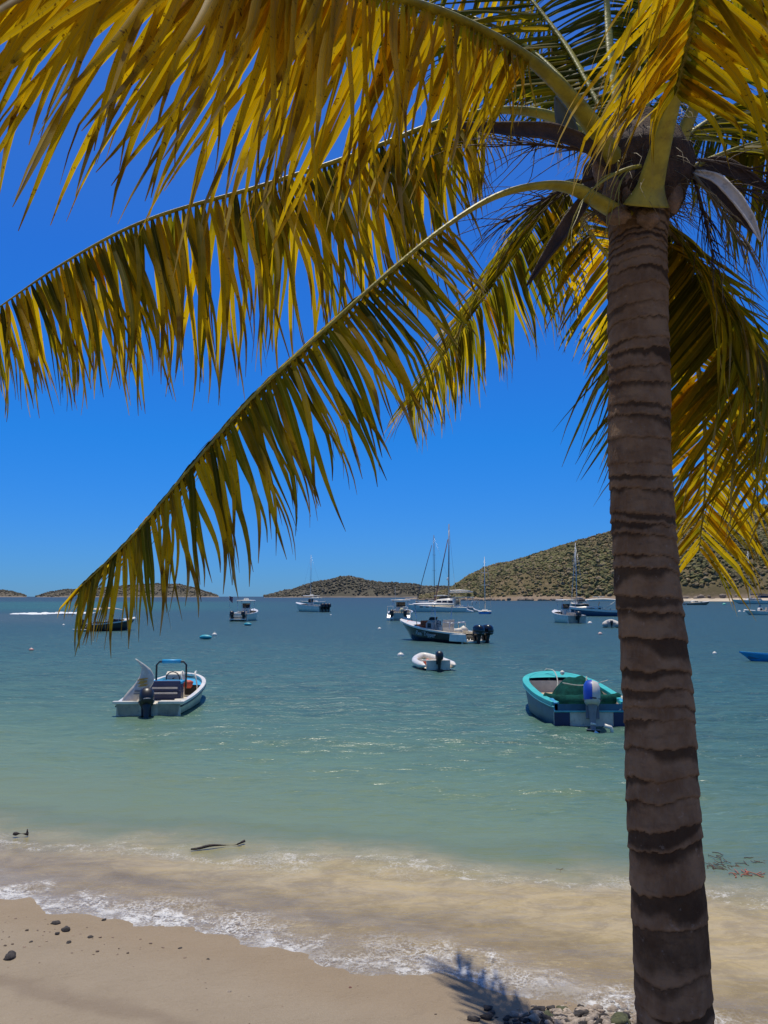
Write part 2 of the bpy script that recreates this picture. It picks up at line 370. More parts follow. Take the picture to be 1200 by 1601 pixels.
fd = N(n, 'ShaderNodeBsdfDiffuse'); fd.inputs[0].default_value = (.72, .71, .68, 1)
mf = N(n, 'ShaderNodeMixShader'); L(n, foam, mf.inputs[0]); L(n, ms.outputs[0], mf.inputs[1]); L(n, fd.outputs[0], mf.inputs[2])
out = [q_ for q_ in n.nodes if q_.type == 'OUTPUT_MATERIAL'][0]; n.nodes.remove(b); L(n, mf.outputs[0], out.inputs[0])
M_water = m
F = grid_faces(len(wy), len(gx))
dk = np.array(depth); keep = (dk[F].max(1) > -0.03)
o = np_mesh('sea_water', np.stack([x, y, zz], 1), F[keep], M_water, cols={'offshore': so, 'depth': depth}); tag(o, kind='structure')
# ================================================================ HILLS AND ISLANDS
def hill_mat(name, cols, sc, rock=(.30, .22, .15)):
    m, n, b = newmat(name); tcn = N(n, 'ShaderNodeTexCoord'); OB = tcn.outputs['Object']
    c = mixc(n, sstep(n, noise_(n, sc, 6, .7, OB), .35, .65), cols[0], cols[1])
    c = mixc(n, sstep(n, noise_(n, sc * 4.3, 5, .7, OB), .48, .68), c, cols[2])
    g = N(n, 'ShaderNodeSeparateXYZ'); L(n, OB, g.inputs[0])
    lowz = math_(n, 'SUBTRACT', 1.0, sstep(n, math_(n, 'ADD', g.outputs[2], math_(n, 'MULTIPLY', noise_(n, sc * 3, 4, .6, OB), 8)), 5.5, 9.0))
    c = mixc(n, lowz, c, rock)
    L(n, c, b.inputs['Base Color']); b.inputs['Roughness'].default_value = .95; b.inputs['Specular IOR Level'].default_value = .1
    bp = N(n, 'ShaderNodeBump'); bp.inputs['Strength'].default_value = .8; bp.inputs['Distance'].default_value = 1.5
    L(n, noise_(n, sc * 6, 5, .7, OB), bp.inputs['Height']); L(n, bp.outputs[0], b.inputs['Normal'])
    return m
def landmass(name, prof, rs, rr, back, nu, nr, m, rough, seed):
    """prof: list of (px, py of the skyline); rs / rr: shore and ridge distance as functions of u"""
    px = np.linspace(prof[0][0], prof[-1][0], nu); py = np.interp(px, [p[0] for p in prof], [p[1] for p in prof])
    k = np.array([1, 2, 3, 2, 1]) / 9; py = np.convolve(np.pad(py, 2, 'edge'), k, 'valid')
    u = (px - 600) / FP * 1.006; V = []
    t = np.linspace(0, 1 + back, nr)
    for j in range(nr):
        for i in range(nu):
            a, bb = rs(u[i]), rr(u[i]); r = a + (bb - a) * t[j]
            H = max(0, (932.3 - py[i]) / FP * bb * 1.005 + CAM_H)
            tt = t[j]; pr = (math.sin(min(tt, 1) * math.pi / 2) ** .85) if tt <= 1 else math.cos((tt - 1) / back * math.pi / 2) ** 1.2
            x, y = u[i] * r, r; q = H * pr
            nz = mn.fractal(Vector((x * rough, y * rough, seed)), .9, 2.1, 5)
            q += nz * min(1, q / 6) * H * (.13 if 'island' in name else .07)
            if j == 0: q = -1
            V.append((x, y, q - .15))
    o = np_mesh(name, V, grid_faces(nr, nu), m); tag(o, kind='structure'); return o, np.array(V).reshape(nr, nu, 3)
M_hill = hill_mat('dry_hillside', ((.150, .115, .060), (.125, .102, .050), (.20, .148, .092)), .02)
hill, HV = landmass('hillside', [(655, 934), (700, 924), (735, 901), (762, 889), (800, 878), (850, 862), (900, 848), (955, 835), (1050, 818), (1130, 806), (1220, 795), (1330, 785), (1500, 790), (1700, 820), (1900, 930)],
    lambda u: 600 - 260 * max(0, u) + 120 * max(0, .12 - u), lambda u: 740 - 120 * max(0, u) + 60 * max(0, .12 - u), .8, 300, 70, M_hill, .012, 5)
M_isl = hill_mat('dry_island', ((.125, .11, .085), (.105, .098, .07), (.15, .125, .10)), .012, (.24, .20, .16))
def island(prof, d, seed): return landmass('island', prof, lambda u: d * .93, lambda u: d, 1.0, 170, 40, M_isl, .010, seed)
i1, IV1 = island([(415, 932), (440, 926), (462, 921), (480, 914), (505, 908), (535, 903), (552, 902.5), (575, 907), (600, 912), (625, 913), (650, 915), (690, 917), (740, 921), (790, 932)], 2400, 2)
i2, IV2 = island([(62, 932), (85, 925), (110, 922), (150, 921), (180, 917), (215, 915), (250, 913), (280, 914), (310, 920), (345, 931.5)], 3600, 3)
i3, IV3 = island([(-140, 932), (-100, 920), (-40, 916), (0, 921), (25, 924), (48, 931.5)], 3800, 4)
# scrub on the land: nobody could count it
ico_v = []; t_ = (1 + 5 ** .5) / 2
for a, b_ in ((-1, t_), (1, t_), (-1, -t_), (1, -t_)): ico_v.append((a, b_, 0))
for a, b_ in ((-1, t_), (1, t_), (-1, -t_), (1, -t_)): ico_v.append((0, a, b_))
for a, b_ in ((-1, t_), (1, t_), (-1, -t_), (1, -t_)): ico_v.append((b_, 0, a))
ico_v = np.array(ico_v) / 1.9
ico_f = np.array([(0, 11, 5), (0, 5, 1), (0, 1, 7), (0, 7, 10), (0, 10, 11), (1, 5, 9), (5, 11, 4), (11, 10, 2), (10, 7, 6), (7, 1, 8), (3, 9, 4), (3, 4, 2), (3, 2, 6), (3, 6, 8), (3, 8, 9), (4, 9, 5), (2, 4, 11), (6, 2, 10), (8, 6, 7), (9, 8, 1)])
m, n, b = newmat('hill_scrub')
ca = N(n, 'ShaderNodeAttribute', attribute_name='tint').outputs['Color']
tcn = N(n, 'ShaderNodeTexCoord')
c = mixc(n, math_(n, 'MULTIPLY', sstep(n, noise_(n, 1.2, 3, .7, tcn.outputs['Object']), .4, .65), .35), ca, (.06, .06, .03))
L(n, c, b.inputs['Base Color']); b.inputs['Roughness'].default_value = .9; b.inputs['Specular IOR Level'].default_value = .15
M_scrub = m
def scrub(name, HV, count, size, palette, jmin, seed, lo_rock=False):
    r = np.random.default_rng(seed); nr, nu, _ = HV.shape; V = []; Cc = []; Fs = []
    jmax = nr * .62
    for k in range(count):
        j = jmin + r.random() ** .9 * (jmax - jmin); i = r.random() * (nu - 2)
        j0, i0 = int(j), int(i); fj, fi = j - j0, i - i0
        p = HV[j0, i0] * (1 - fj) * (1 - fi) + HV[j0 + 1, i0] * fj * (1 - fi) + HV[j0, i0 + 1] * (1 - fj) * fi + HV[j0 + 1, i0 + 1] * fj * fi
        if p[2] < .6: continue
        cn = mn.noise(Vector((p[0] * .018, p[1] * .018, 1.0))); gully = cn > .02
        if cn < -.18 and r.random() < .55: continue
        s = size * (.35 + r.random() ** 2.2 * 1.1) * (1.15 if gully else .85)
        v = ico_v * (1 + r.normal(0, .22, (12, 1))) * s * np.array([1.2, 1.2, .75 + .4 * r.random()])
        a = r.random() * 6.28; ca_, sa = math.cos(a), math.sin(a)
        v = np.stack([v[:, 0] * ca_ - v[:, 1] * sa, v[:, 0] * sa + v[:, 1] * ca_, v[:, 2]], 1) + p + np.array([0, 0, s * .35])
        pi = r.choice(len(palette), p=[.42, .22, .14, .12, .10] if gully else [.14, .22, .28, .16, .20])
        c = (np.array(palette[pi]) * .62 + np.array(palette[1]) * .38) * (.88 + .24 * r.random()) * (1 + .35 * mn.noise(Vector((p[0] * .01, p[1] * .01, p[2] * .03))))
        Fs.append(ico_f + len(V) * 12); V.append(v); Cc.append(np.tile([*c, 1], (12, 1)))
    o = np_mesh(name, np.concatenate(V), np.concatenate(Fs), M_scrub, smooth=False, cols={'tint': np.concatenate(Cc)})
    return tag(o, 'dry green and brown scrub covering the hill' if 'hill' in name else 'low grey-green scrub on the far island', 'scrub', kind='stuff')
PAL = [(.150, .150, .055), (.190, .160, .075), (.25, .180, .100), (.115, .120, .050), (.29, .215, .140)]
scrub('hill_scrub', HV, 60000, 1.15, PAL, 1.5, 1)
PAL2 = [(.12, .112, .078), (.135, .12, .088), (.155, .13, .10), (.105, .10, .075), (.175, .15, .12)]
scrub('island_scrub', IV1, 7000, 2.6, PAL2, 1, 2)
scrub('island_scrub', IV2, 4500, 2.6, PAL2, 1, 3); scrub('island_scrub', IV3, 2000, 2.6, PAL2, 1, 4)
# rocks and a pale strip of beach at the foot of the hill
mb = MB(); r = random.Random(4)
for k in range(900):
    i = r.random() * 290; p = HV[1, int(i)]; q = HV[0, int(i)]
    f = r.random() * 1.2 - .1; pp = Vector(q) * (1 - f) + Vector(p) * f; s = .35 + r.random() ** 3 * 1.8
    mb.ball((pp.x + r.uniform(-2, 2), pp.y + r.uniform(-2, 2), s * .1 + max(0, f) * p[2] * .5), (s * 1.3, s, s * .75), 7, 4, .5)
M_rock = mat('shore_rock', (.27, .21, .155), .9, .4, 1.5, bump=.4)
o = mb.build('shore_rocks', M_rock); tag(o, 'brown tumbled rocks along the foot of the hill', 'rocks', kind='stuff')
mb = MB(); secs = []
for i in range(40):
    u = .375 + i / 39 * .22; r0 = 600 - 260 * u - 5; w = 4 * math.sin(math.pi * i / 39) ** .5 + 1
    secs.append([(u * (r0 - w), r0 - w, -.3), (u * r0, r0, .75), (u * (r0 + 9), r0 + 9, 2.2)])
mb.loft(secs); o = mb.build('far_beach', mat('pale_sand', (.50, .41, .30), .9, .15, .3)); tag(o, kind='structure')
# low spit off the hill
mb = MB(); secs = []
for i in range(24):
    u = (632 + i / 23 * 70 - 600) / FP; r0 = 840; h = .3 + .9 * math.sin(math.pi * min(1, i / 20)) ** .6 + .5 * mn.noise(Vector((i * .7, 0, 0)))
    secs.append([(u * (r0 - 5), r0 - 5, -.4), (u * r0, r0, max(.3, h) * 1.4), (u * (r0 + 12), r0 + 12, -.4)])
mb.loft(secs); o = mb.build('rocky_spit', M_rock); tag(o, kind='structure')

# ================================================================ SURF on the reef, far left
mb = MB(); r = random.Random(9)
for k in range(90):
    px = 20 + r.random() * 130; w = .25 + .6 * math.sin(math.pi * min(1, max(0, (px - 20) / 130))) * (.4 + .8 * abs(mn.noise(Vector((px * .11, 0, 0))) * 2))
    p = at(px, 960.4 + r.uniform(-.7, .7) - (px - 50) * .012); s = r.uniform(.5, 1.6) * w
    mb.ball((p.x, p.y, .02), (s * 1.8, s, .12 + .22 * r.random() * w), 8, 5, .6)
o = mb.build('surf', mat('surf_foam', (.80, .82, .82), .9, .05, 2)); tag(o, 'white line of surf breaking on the reef at far left', 'surf', kind='stuff')

# ================================================================ BOATS
WHITE = mat('white_gelcoat', (.88, .81, .66), .28, .10, 2.5, coat=.3, dirt_or_shade=(.42, .40, .34))
OFFW = mat('worn_white_deck', (.72, .65, .52), .55, .16, 3, dirt_or_shade=(.34, .31, .26))
TEAL = mat('turquoise_paint', (.045, .46, .42), .45, .14, 3, dirt_or_shade=(.12, .30, .30))
SKY_B = mat('bright_blue_paint', (.02, .33, .60), .5, .14, 3, dirt_or_shade=(.16, .30, .38))
BLUE = mat('blue_paint', (.025, .12, .20), .45, .18, 3, dirt_or_shade=(.08, .16, .22))
NAVY = mat('navy_paint', (.006, .022, .085), .4, .2, 3)
BLACK = mat('black_gelcoat', (.010, .013, .016), .22, .2, 2, coat=.4)
RUBBER = mat('black_plastic', (.018, .018, .020), .38, .2, 5)
GREY = mat('grey_plastic', (.22, .225, .24), .4, .15, 5)
LGREY = mat('pale_grey_fabric', (.48, .45, .39), .7, .12, 5)
STEEL = mat('brushed_steel', (.55, .56, .58), .3, .06, 8, metal=.8)
GLASS = mat('dark_glass', (.02, .03, .04), .08, .1, 3)
GREENC = mat('dark_green_canvas', (.006, .060, .048), .9, .35, 9, bump=.8, spec=.08)
TAN = mat('tan_canvas', (.62, .50, .40), .8, .08, 4)
RED = mat('faded_red', (.55, .09, .05), .6, .15, 5)
ORANGE = mat('orange_vinyl', (.42, .11, .04), .6, .3, 8)
ROPE = mat('pale_rope', (.52, .50, .42), .9, .2, 30)
WOODY = mat('worn_plywood', (.50, .38, .24), .8, .2, 4)
HULLG = mat('stained_hull_side', (.68, .62, .46), .4, .18, 2.5, dirt_or_shade=(.25, .27, .22))
COBALT = mat('cobalt_blue_plastic', (.015, .06, .42), .35, .1, 4)
ALU = mat('painted_aluminium', (.60, .61, .60), .4, .08, 4)
FLAG = mat('weathered_flag', (.35, .12, .12), .8, .5, 5)
PALEB = mat('pale_blue_cover', (.12, .34, .62), .6, .15, 4)

class Hull:
    def __init__(s, Ln, B, fs, fb, tw=.85, p=2.2, q=.8, rake=.35, g=.12, floor=.16, cap=.04):
        s.L, s.B, s.fs, s.fb, s.tw, s.p, s.q, s.rake, s.g, s.floor, s.cap = Ln, B, fs, fb, tw, p, q, rake, g, floor, cap
    def w(s, t):
        a = s.B / 2
        if t < .4: k = t / .4; return a * (s.tw + (1 - s.tw) * math.sin(k * math.pi / 2))
        return a * max(0.0, 1 - ((t - .4) / .6) ** s.p) ** s.q
    def z(s, t): return s.fs + (s.fb - s.fs) * t ** 1.7
    def ts(s, n=30, t0=0, t1=1): 
        return [t0 + (t1 - t0) * (1 - (1 - i / (n - 1)) ** 1.6) for i in range(n)]
    def outer(s, mb, low=-.28, zt=1.0, zb=None):
        secs = []
        for t in s.ts():
            w, z = s.w(t), s.z(t); up = max(0, (t - .55) / .45) ** 2
            xk = t * (s.L - s.rake); xs = t * s.L; zk = low + (z * .55 - low) * max(0, (t - .8) / .2) ** 2.2
            zc = .02 + up * z * .45; wc = w * (.93 - .35 * up); xc = xk * .55 + xs * .45
            h = [(xk, 0, zk), (xc, wc * .55, (zk * .6 + zc * .4)), (xc, wc, zc), (xc * .4 + xs * .6, wc + (w - wc) * .5, zc + (z - zc) * .55), (xs, w, z)]
            if zb is not None: h = h[:3]
            secs.append([(a, -b_, c) for a, b_, c in reversed(h[1:])] + h)
        mb.loft(secs); mb.add(secs[0], [tuple(range(len(secs[0])))], False)
    def rim(s, mb, g=None, h=.06, over=.03, t0=0.0):
        g = g or s.g
        for sg in (-1, 1):
            secs = []
            for t in s.ts(30, t0):
                w, z, x = s.w(t), s.z(t), t * s.L; wi = max(0, w - g) 
                secs.append([(x + over * (t > .9), sg * (w + over), z - h), (x, sg * (w + over), z + s.cap), (x - (.10 * (t > .97)), sg * wi, z + s.cap), (x - .1 * (t > .97), sg * wi, z - h)])
            mb.loft(secs, True, True, False)
    def rub(s, mb, h=.035, drop=.05):
        for sg in (-1, 1):
            mb.tube([(t * s.L, sg * (s.w(t) + .012), s.z(t) - drop) for t in s.ts(26)], h, 6)
    def inner(s, mb, t0=.03, t1=.8, g=None, floor=None):
        g = g or s.g; fl = s.floor if floor is None else floor; secs = []
        for t in s.ts(24, t0, t1):
            w = max(.02, s.w(t) - g); z = s.z(t) - .05; x = t * s.L
            secs.append([(x, -w, z), (x, -w * .93, fl), (x, 0, fl), (x, w * .93, fl), (x, w, z)])
        mb.loft(secs, False, False, False)
        for e in (secs[0], secs[-1]): mb.add(e, [(0, 1, 2, 3, 4)], False)
    def deck(s, mb, t0, t1=1, crown=.05, dz=.0, n=14):
        secs = []
        for t in s.ts(n, t0, t1):
            w, z, x = s.w(t) - .01, s.z(t) + dz, t * s.L
            secs.append([(x, w * k, z + crown * (1 - k * k)) for k in (-1, -.6, -.2, .2, .6, 1)])
        mb.loft(secs, False, False)
    def transom(s, mb, notch=None, th=.06, zt=None):
        w = s.w(0); z = zt or s.z(0)
        if notch:
            a, zn = notch
            mb.box((th / 2, -(w + a) / 2, z / 2 - .08), (th, w - a, z + .16)); mb.box((th / 2, (w + a) / 2, z / 2 - .08), (th, w - a, z + .16)); mb.box((th / 2, 0, zn / 2 - .08), (th - .01, 2 * a, zn + .16))
        else: mb.box((th / 2, 0, z / 2 - .08), (th, 2 * w, z + .16))

def outboard(parent, x, y, z, h=1.25, tilt=0.0, body=RUBBER, cowl=None, accent=None, turn=0.0, w=1.0, side=None):
    """x, y, z: clamp point at the top of the transom"""
    M = Matrix.Translation((x, y, z)) @ Matrix.Rotation(turn, 4, 'Z') @ Matrix.Rotation(tilt, 4, 'Y')
    k = h / 1.25
    def tr(mb): mb.v = [tuple(M @ Vector(v)) for v in mb.v]; return mb
    a = MB()
    secs = []
    for zz_, x0, x1, ww in ((.02, -.40, -.10, .12), (-.15, -.34, -.12, .085), (-.45, -.30, -.13, .06), (-.62, -.33, -.12, .045), (-.74, -.40, -.10, .02)):
        secs.append([Vector((x0 * k, 0, zz_ * k)), Vector(((x0 * .7 + x1 * .3) * k, -ww * w * k, zz_ * k)), Vector(((x0 * .2 + x1 * .8) * k, -ww * w * k, zz_ * k)), Vector((x1 * k, 0, zz_ * k)), Vector(((x0 * .2 + x1 * .8) * k, ww * w * k, zz_ * k)), Vector(((x0 * .7 + x1 * .3) * k, ww * w * k, zz_ * k))])
    a.loft(secs, True, True)
    a.box((-.27 * k, 0, -.50 * k), (.42 * k, .26 * k, .02 * k))                       # anti-ventilation plate
    a.tube([(-.46 * k, 0, -.66 * k), (-.38 * k, 0, -.66 * k), (-.2 * k, 0, -.66 * k), (-.02 * k, 0, -.66 * k)], [.035 * k, .06 * k, .055 * k, .01 * k], 8)
    a.box((-.06 * k, 0, -.10 * k), (.10 * k, .26 * k, .30 * k)); a.box((.02 * k, 0, -.02 * k), (.10 * k, .22 * k, .06 * k))
    mid = tr(a).build('outboard_motor', body, parent, .008)
    c = MB(); secs = []
    for zz_, x0, x1, ww in ((.0, -.46, .02, .15), (.06, -.52, .06, .19), (.22, -.54, .07, .20), (.36, -.50, .04, .19), (.44, -.42, -.04, .14), (.47, -.32, -.12, .05)):
        q = []
        for i in range(14):
            an = i / 14 * 2 * math.pi; cx = (x0 + x1) / 2; rx = (x1 - x0) / 2
            sx_ = math.copysign(abs(math.cos(an)) ** .7, math.cos(an)); sy_ = math.copysign(abs(math.sin(an)) ** .7, math.sin(an))
            q.append(Vector(((cx + rx * sx_) * k, ww * w * sy_ * k, zz_ * k)))
        secs.append(q)
    c.loft(secs, True, True); tr(c).build('cowling', cowl or body, mid)
    if side:
        hs = MB(); hs.loft([[Vector((v.x * 1.02 - .004, v.y * 1.06, v.z + .012 * k)) for v in (q + q)[0:8]] for q in secs[1:]]); tr(hs).build('blue_cowl_side', side, mid)
    if accent:
        d = MB(); d.tube([((-.235 + .292 * math.cos(t)) * k, .202 * w * math.sin(t) * k, .10 * k) for t in np.linspace(0, 2 * math.pi, 22)], .016 * k, 6, False); tr(d).build('cowling_band', accent, mid)
    pr = MB()
    for i in range(3):
        an = i * 2.094; pr.box((-.50 * k, .08 * k * math.cos(an), -.66 * k + .08 * k * math.sin(an)), (.02 * k, .13 * k, .09 * k), rx=an, rz=.5)
    pr.ball((-.50 * k, 0, -.66 * k), .035 * k, 8, 5); tr(pr).build('propeller', STEEL if tilt else RUBBER, mid)
    return mid
def ttop(parent, x0, x1, w, z0, z1, m=WHITE, frame=STEEL, th=.08, box=None):
    a = MB()
    for sx_ in (x0 + .25, x1 - .3):
        for sy_ in (-1, 1): a.tube([(sx_ + (.1 if sx_ < (x0 + x1) / 2 else -.1), sy_ * w * .30, z0), (sx_, sy_ * w * .38, z1)], .028, 6)
    for sy_ in (-1, 1): a.tube([(x0 + .2, sy_ * w * .38, z1 - .02), (x1 - .2, sy_ * w * .38, z1 - .02)], .024, 6)
    f = buildn(a, 'top_frame', frame, parent)
    a = MB(); secs = []
    for i in range(9):
        t = i / 8; x = x0 + (x1 - x0) * t; ww = w / 2 * (1 - .25 * abs(2 * t - 1) ** 4)
        secs.append([(x, -ww, z1), (x, -ww * .9, z1 + th), (x, 0, z1 + th * 1.5), (x, ww * .9, z1 + th), (x, ww, z1)])
    a.loft(secs, True, True); r_ = a.build('hard_top', m, parent)
    if box:
        a = MB(); a.box((box, 0, z1 + th * 1.5 + .1), (.5, .6, .22), taper=.8); a.build('rooftop_box', WHITE, r_, .03)
    return r_
def console(parent, x, z, w=.8, h=.95, d=.6, m=WHITE, glass=True):
    a = MB(); a.prism([(x - d / 2, z), (x + d / 2, z), (x + d / 2 - .05, z + h * .75), (x + .05, z + h), (x - d / 2 + .08, z + h * .9)], -w / 2, w / 2)
    c = a.build('console', m, parent, .03)
    if glass:
        kz = .18 if glass == 'low' else .42
        g = MB(); g.prism([(x + .1, z + h * .98), (x + .14, z + h * .96), (x - .02, z + h * (1 + kz)), (x - .05, z + h * (1 + kz))], -w * .45, w * .45); g.build('windscreen', GLASS, c)
        g = MB(); g.box((x, -w / 2 - .008, z + h * .62), (.34, .02, .3)); g.box((x, w / 2 + .008, z + h * .62), (.34, .02, .3)); buildn(g, 'side_window', GLASS, c)
    a = MB(); cx = Vector((x - d / 2 - .08, 0, z + h * .75))
    a.tube([cx + Vector((-.03 * math.sin(t), .19 * math.cos(t), .19 * math.sin(t))) for t in np.linspace(0, 6.283, 17)], .016, 5, False); a.tube([cx, cx + Vector((.14, 0, 0))], .02, 5)
    a.build('steering_wheel', RUBBER, c)
    return c
def seat(parent, x, y, z, w=.9, m=LGREY, h=.42, back=True):
    a = MB(); a.box((x, y, z + h / 2), (.42, w, h)); 
    s_ = a.build('seat', OFFW, parent, .03)
    a = MB(); a.box((x, y, z + h + .045), (.44, w, .09))
    if back: a.box((x - .2, y, z + h + .28), (.09, w, .4), ry=-.12)
    a.build('cushion', m, s_, .03)
def rail(parent, H, t0, t1, h, m=STEEL, n=7, r=.016):
    a = MB()
    for sg in (-1, 1):
        P = [(t * H.L, sg * max(0, H.w(t) - .05), H.z(t) + h * (1 - .15 * (1 - t))) for t in np.linspace(t0, t1, n)]
        a.tube(P, r, 6)
        for p in P: a.tube([(p[0], p[1], H.z(p[0] / H.L)), p], r * .8, 5)
    a.build('bow_rail', m, parent)

# ---- 1 the white and blue skiff, near left
p = at(231, 1119); heads = R(92)
bt = empty('skiff', (p.x, p.y, 0), heads, 'small open white skiff with bright blue bow seat and blue padded grab frame, near left', 'boat')
H = Hull(4.3, 1.78, .29, .62, tw=.90, p=3.2, q=.62, rake=.35, g=.09, floor=.12)
a = MB(); H.outer(a); a.build('hull', HULLG, bt)
a = MB(); H.rim(a, .09, .035, .03); a.box((.03, -.57, .325), (.12, .66, .07)); a.box((.03, .57, .325), (.12, .66, .07)); a.build('gunwale', WHITE, bt, .012)
a = MB(); H.rub(a, .022, .06); a.build('rub_rail', RUBBER, bt)
a = MB(); H.inner(a, .02, .93, .09); a.build('deck', OFFW, bt)
a = MB(); H.transom(a, (.24, .14), .08); a.build('transom', HULLG, bt)
a = MB(); H.deck(a, .74, .965, .02, -.09); fd_ = a.build('bow_seat', SKY_B, bt)
a = MB(); a.prism([(.74 * 4.3, .12), (.75 * 4.3, .12), (.75 * 4.3, .38), (.74 * 4.3, .38)], -.6, .6); a.build('locker_front', RUBBER, fd_)
a = MB(); a.box((2.25, .08, .34), (.34, .86, .44)); a.box((2.05, .08, .50), (.08, .84, .30)); st_ = a.build('helm_seat', NAVY, bt, .03)
a = MB(); a.box((2.25, .08, .60), (.42, .92, .07)); a.build('cushion', SKY_B, st_, .02)
a = MB(); a.box((1.98, .08, .32), (.02, .7, .05)); a.box((1.98, .08, .46), (.02, .7, .05)); buildn(a, 'seat_slat', LGREY, st_)
console(bt, 2.85, .12, .5, .72, .42, OFFW, False)
a = MB(); P = [(2.35, -.42, .4), (2.35, -.42, 1.06), (2.35, -.34, 1.15), (2.35, .34, 1.15), (2.35, .42, 1.06), (2.35, .42, .4)]
a.tube(P, .028, 8); fr_ = a.build('grab_frame', RUBBER, bt)
a = MB(); a.tube([(2.35, -.26, 1.16), (2.35, .26, 1.16)], .06, 10); a.build('blue_pad', SKY_B, fr_)
a = MB()
for yy in (-.22, -.62): a.tube(spline([(2.55, yy - .1, .14), (2.5, yy - .08, .5), (2.6, yy, .80), (2.9, yy + .02, .83), (3.25, yy + .1, .75)], 16), .022, 6)
buildn(a, 'white_rail', WHITE, bt)
a = MB(); a.box((.42, -.36, .18), (.40, .55, .06)); a.build('stern_bench', SKY_B, bt, .02)
a = MB(); a.box((.8, -.3, .2), (.5, .5, .10)); a.box((1.3, -.5, .18), (.3, .25, .12), rz=.4); buildn(a, 'deck_hatch', WHITE, bt, .02)
outboard(bt, -.02, .05, .20, 1.15, 0.42, RUBBER, RUBBER, GREY, .3)
# tackle lying in the skiff
tk = MB(); tk.ball((0, 0, .10), (.20, .16, .12), 10, 6, .3); o = tk.build('life_jacket', RED); o.location = bt.matrix_basis @ Vector((2.72, -.45, .5)) if False else Vector((p.x, p.y, 0)) + Matrix.Rotation(heads, 3, 'Z') @ Vector((2.95, -.32, .36)); tag(o, 'red bundled life jacket behind the bow seat of the white and blue skiff', 'life jacket')
# tall curved board standing at the stern of the skiff
secs = []; HZ = 1.18
for i in range(26):
    t = i / 25; wd = .23 * math.sin(math.pi * min(1, .16 + t * .84)) ** .8 * (1 - t ** 3 * .55) + .012
    cx = .56 * math.sin(t * 2.1) ** 1.5 - .33 * max(0, t - .45) ** 1.2; zc = t * HZ
    if t > .8: cx -= .10 * ((t - .8) / .2)
    secs.append([(-.02, cx - wd, zc - .015), (.02, cx - wd, zc), (.03, cx, zc), (.02, cx + wd, zc), (-.02, cx + wd, zc - .015), (-.035, cx, zc)])
a = MB(); a.loft(secs, True, True)
q0 = Vector((p.x, p.y, 0)) + Matrix.Rotation(heads, 3, 'Z') @ Vector((.28, .62, .22))
bd_ = empty('curved_board', q0, R(-92), 'tall white twisted board with an orange print standing in the stern of the skiff', 'board')
a.v = [(x_, y_, z_) for x_, y_, z_ in a.v]; a.build('board', mat('scuffed_board', (.66, .62, .55), .5, .22, 5, dirt_or_shade=(.3, .33, .36)), bd_)
a = MB()
for k in range(7): a.box((.045, .40 + .045 * math.sin(k * 2.2), .50 + k * .03), (.006, .22 - .02 * (k % 3), .022), rx=.1)
a.build('orange_print', mat('orange_print', (.62, .33, .05), .6, .1, 9), bd_)
a = MB(); a.box((.045, .33, .37), (.006, .26, .05)); a.box((.045, .28, .30), (.006, .2, .03)); a.build('grey_print', GREY, bd_)

# ---- 2 turquoise open fishing boat, near right
p = at(925, 1139); hd2 = R(90)
bt = empty('fishing_boat', (p.x, p.y, 0), hd2, 'turquoise and blue open fishing boat with dark green cover bundle, half behind the palm trunk', 'boat')
H = Hull(4.6, 2.02, .55, .82, tw=.84, p=3.6, q=.60, rake=.35, g=.15, floor=.14)
a = MB(); H.outer(a); a.build('hull', BLUE, bt)
a = MB(); H.rim(a, .15, .05, .03, .02); gw = a.build('gunwale', TEAL, bt, .012)
a = MB(); H.rub(a, .024, .075); a.build('rub_rail', mat('faded_turquoise', (.10, .42, .44), .6, .2, 4), bt)
a = MB(); H.inner(a, .02, .80, .15); a.build('deck', OFFW, bt)
a = MB(); H.deck(a, .79, .985, .03, .02); a.build('foredeck', TEAL, bt)
a = MB(); w0 = H.w(0); a.box((.04, 0, .12), (.09, w0 * 2, .50)); a.build('transom', OFFW, bt, .01)
a = MB(); a.box((-.012, -w0 * .80, .12), (.022, w0 * .42, .50)); a.box((-.012, w0 * .80, .12), (.022, w0 * .42, .50)); buildn(a, 'transom_panel', NAVY, bt)
a = MB()
for sg in (-1, 1): a.prism([(0, .37), (.5, .50), (.5, .62), (.0, .58)], sg * w0 - .09 * (sg > 0), sg * w0 + .09 * (sg < 0))
buildn(a, 'stern_quarter', mat('mid_blue_paint', (.03, .26, .45), .5, .15, 4), bt, .01)
a = MB(); a.tube([(-.02, -w0, .385), (-.02, w0, .385)], .022, 6); a.build('transom_trim', mat('faded_turquoise', (.1, .4, .4)), bt)
a = MB(); a.box((.5, 0, .30), (.5, 1.3, .06)); a.box((1.0, -.3, .2), (.35, .5, .05)); buildn(a, 'thwart', OFFW, bt, .01)
a = MB(); a.box((3.05, .22, .25), (.9, .75, .20), rz=.1, ry=-.08); a.build('plywood_box', WOODY, bt, .02)
a = MB(); a.ball((2.7, .02, .30), (.30, .26, .24), 12, 8); a.build('float_bag', LGREY, bt)
def cloth_roll(mb, P, r, seg=18, lump=.18):
    pts = spline(P, 30); secs = []; mb_ = MB(); mb_.tube(pts, r if hasattr(r, '__len__') else [r] * 30, seg)
    for v in mb_.v:
        v = Vector(v); i = min(range(30), key=lambda k: (pts[k] - v).length); d = v - pts[i]
        f = 1 + lump * mn.noise(v * 5) + lump * .6 * mn.noise(v * 13); mb.v.append(tuple(pts[i] + d * f))
    k = len(mb.v) - len(mb_.v); mb.f += [tuple(i + k for i in f) for f in mb_.f]; mb.sm += mb_.sm
cv_ = empty('boat_cover', Vector((p.x, p.y, 0)), hd2, 'dark green canvas cover bundled over the middle of the turquoise fishing boat', 'cover')
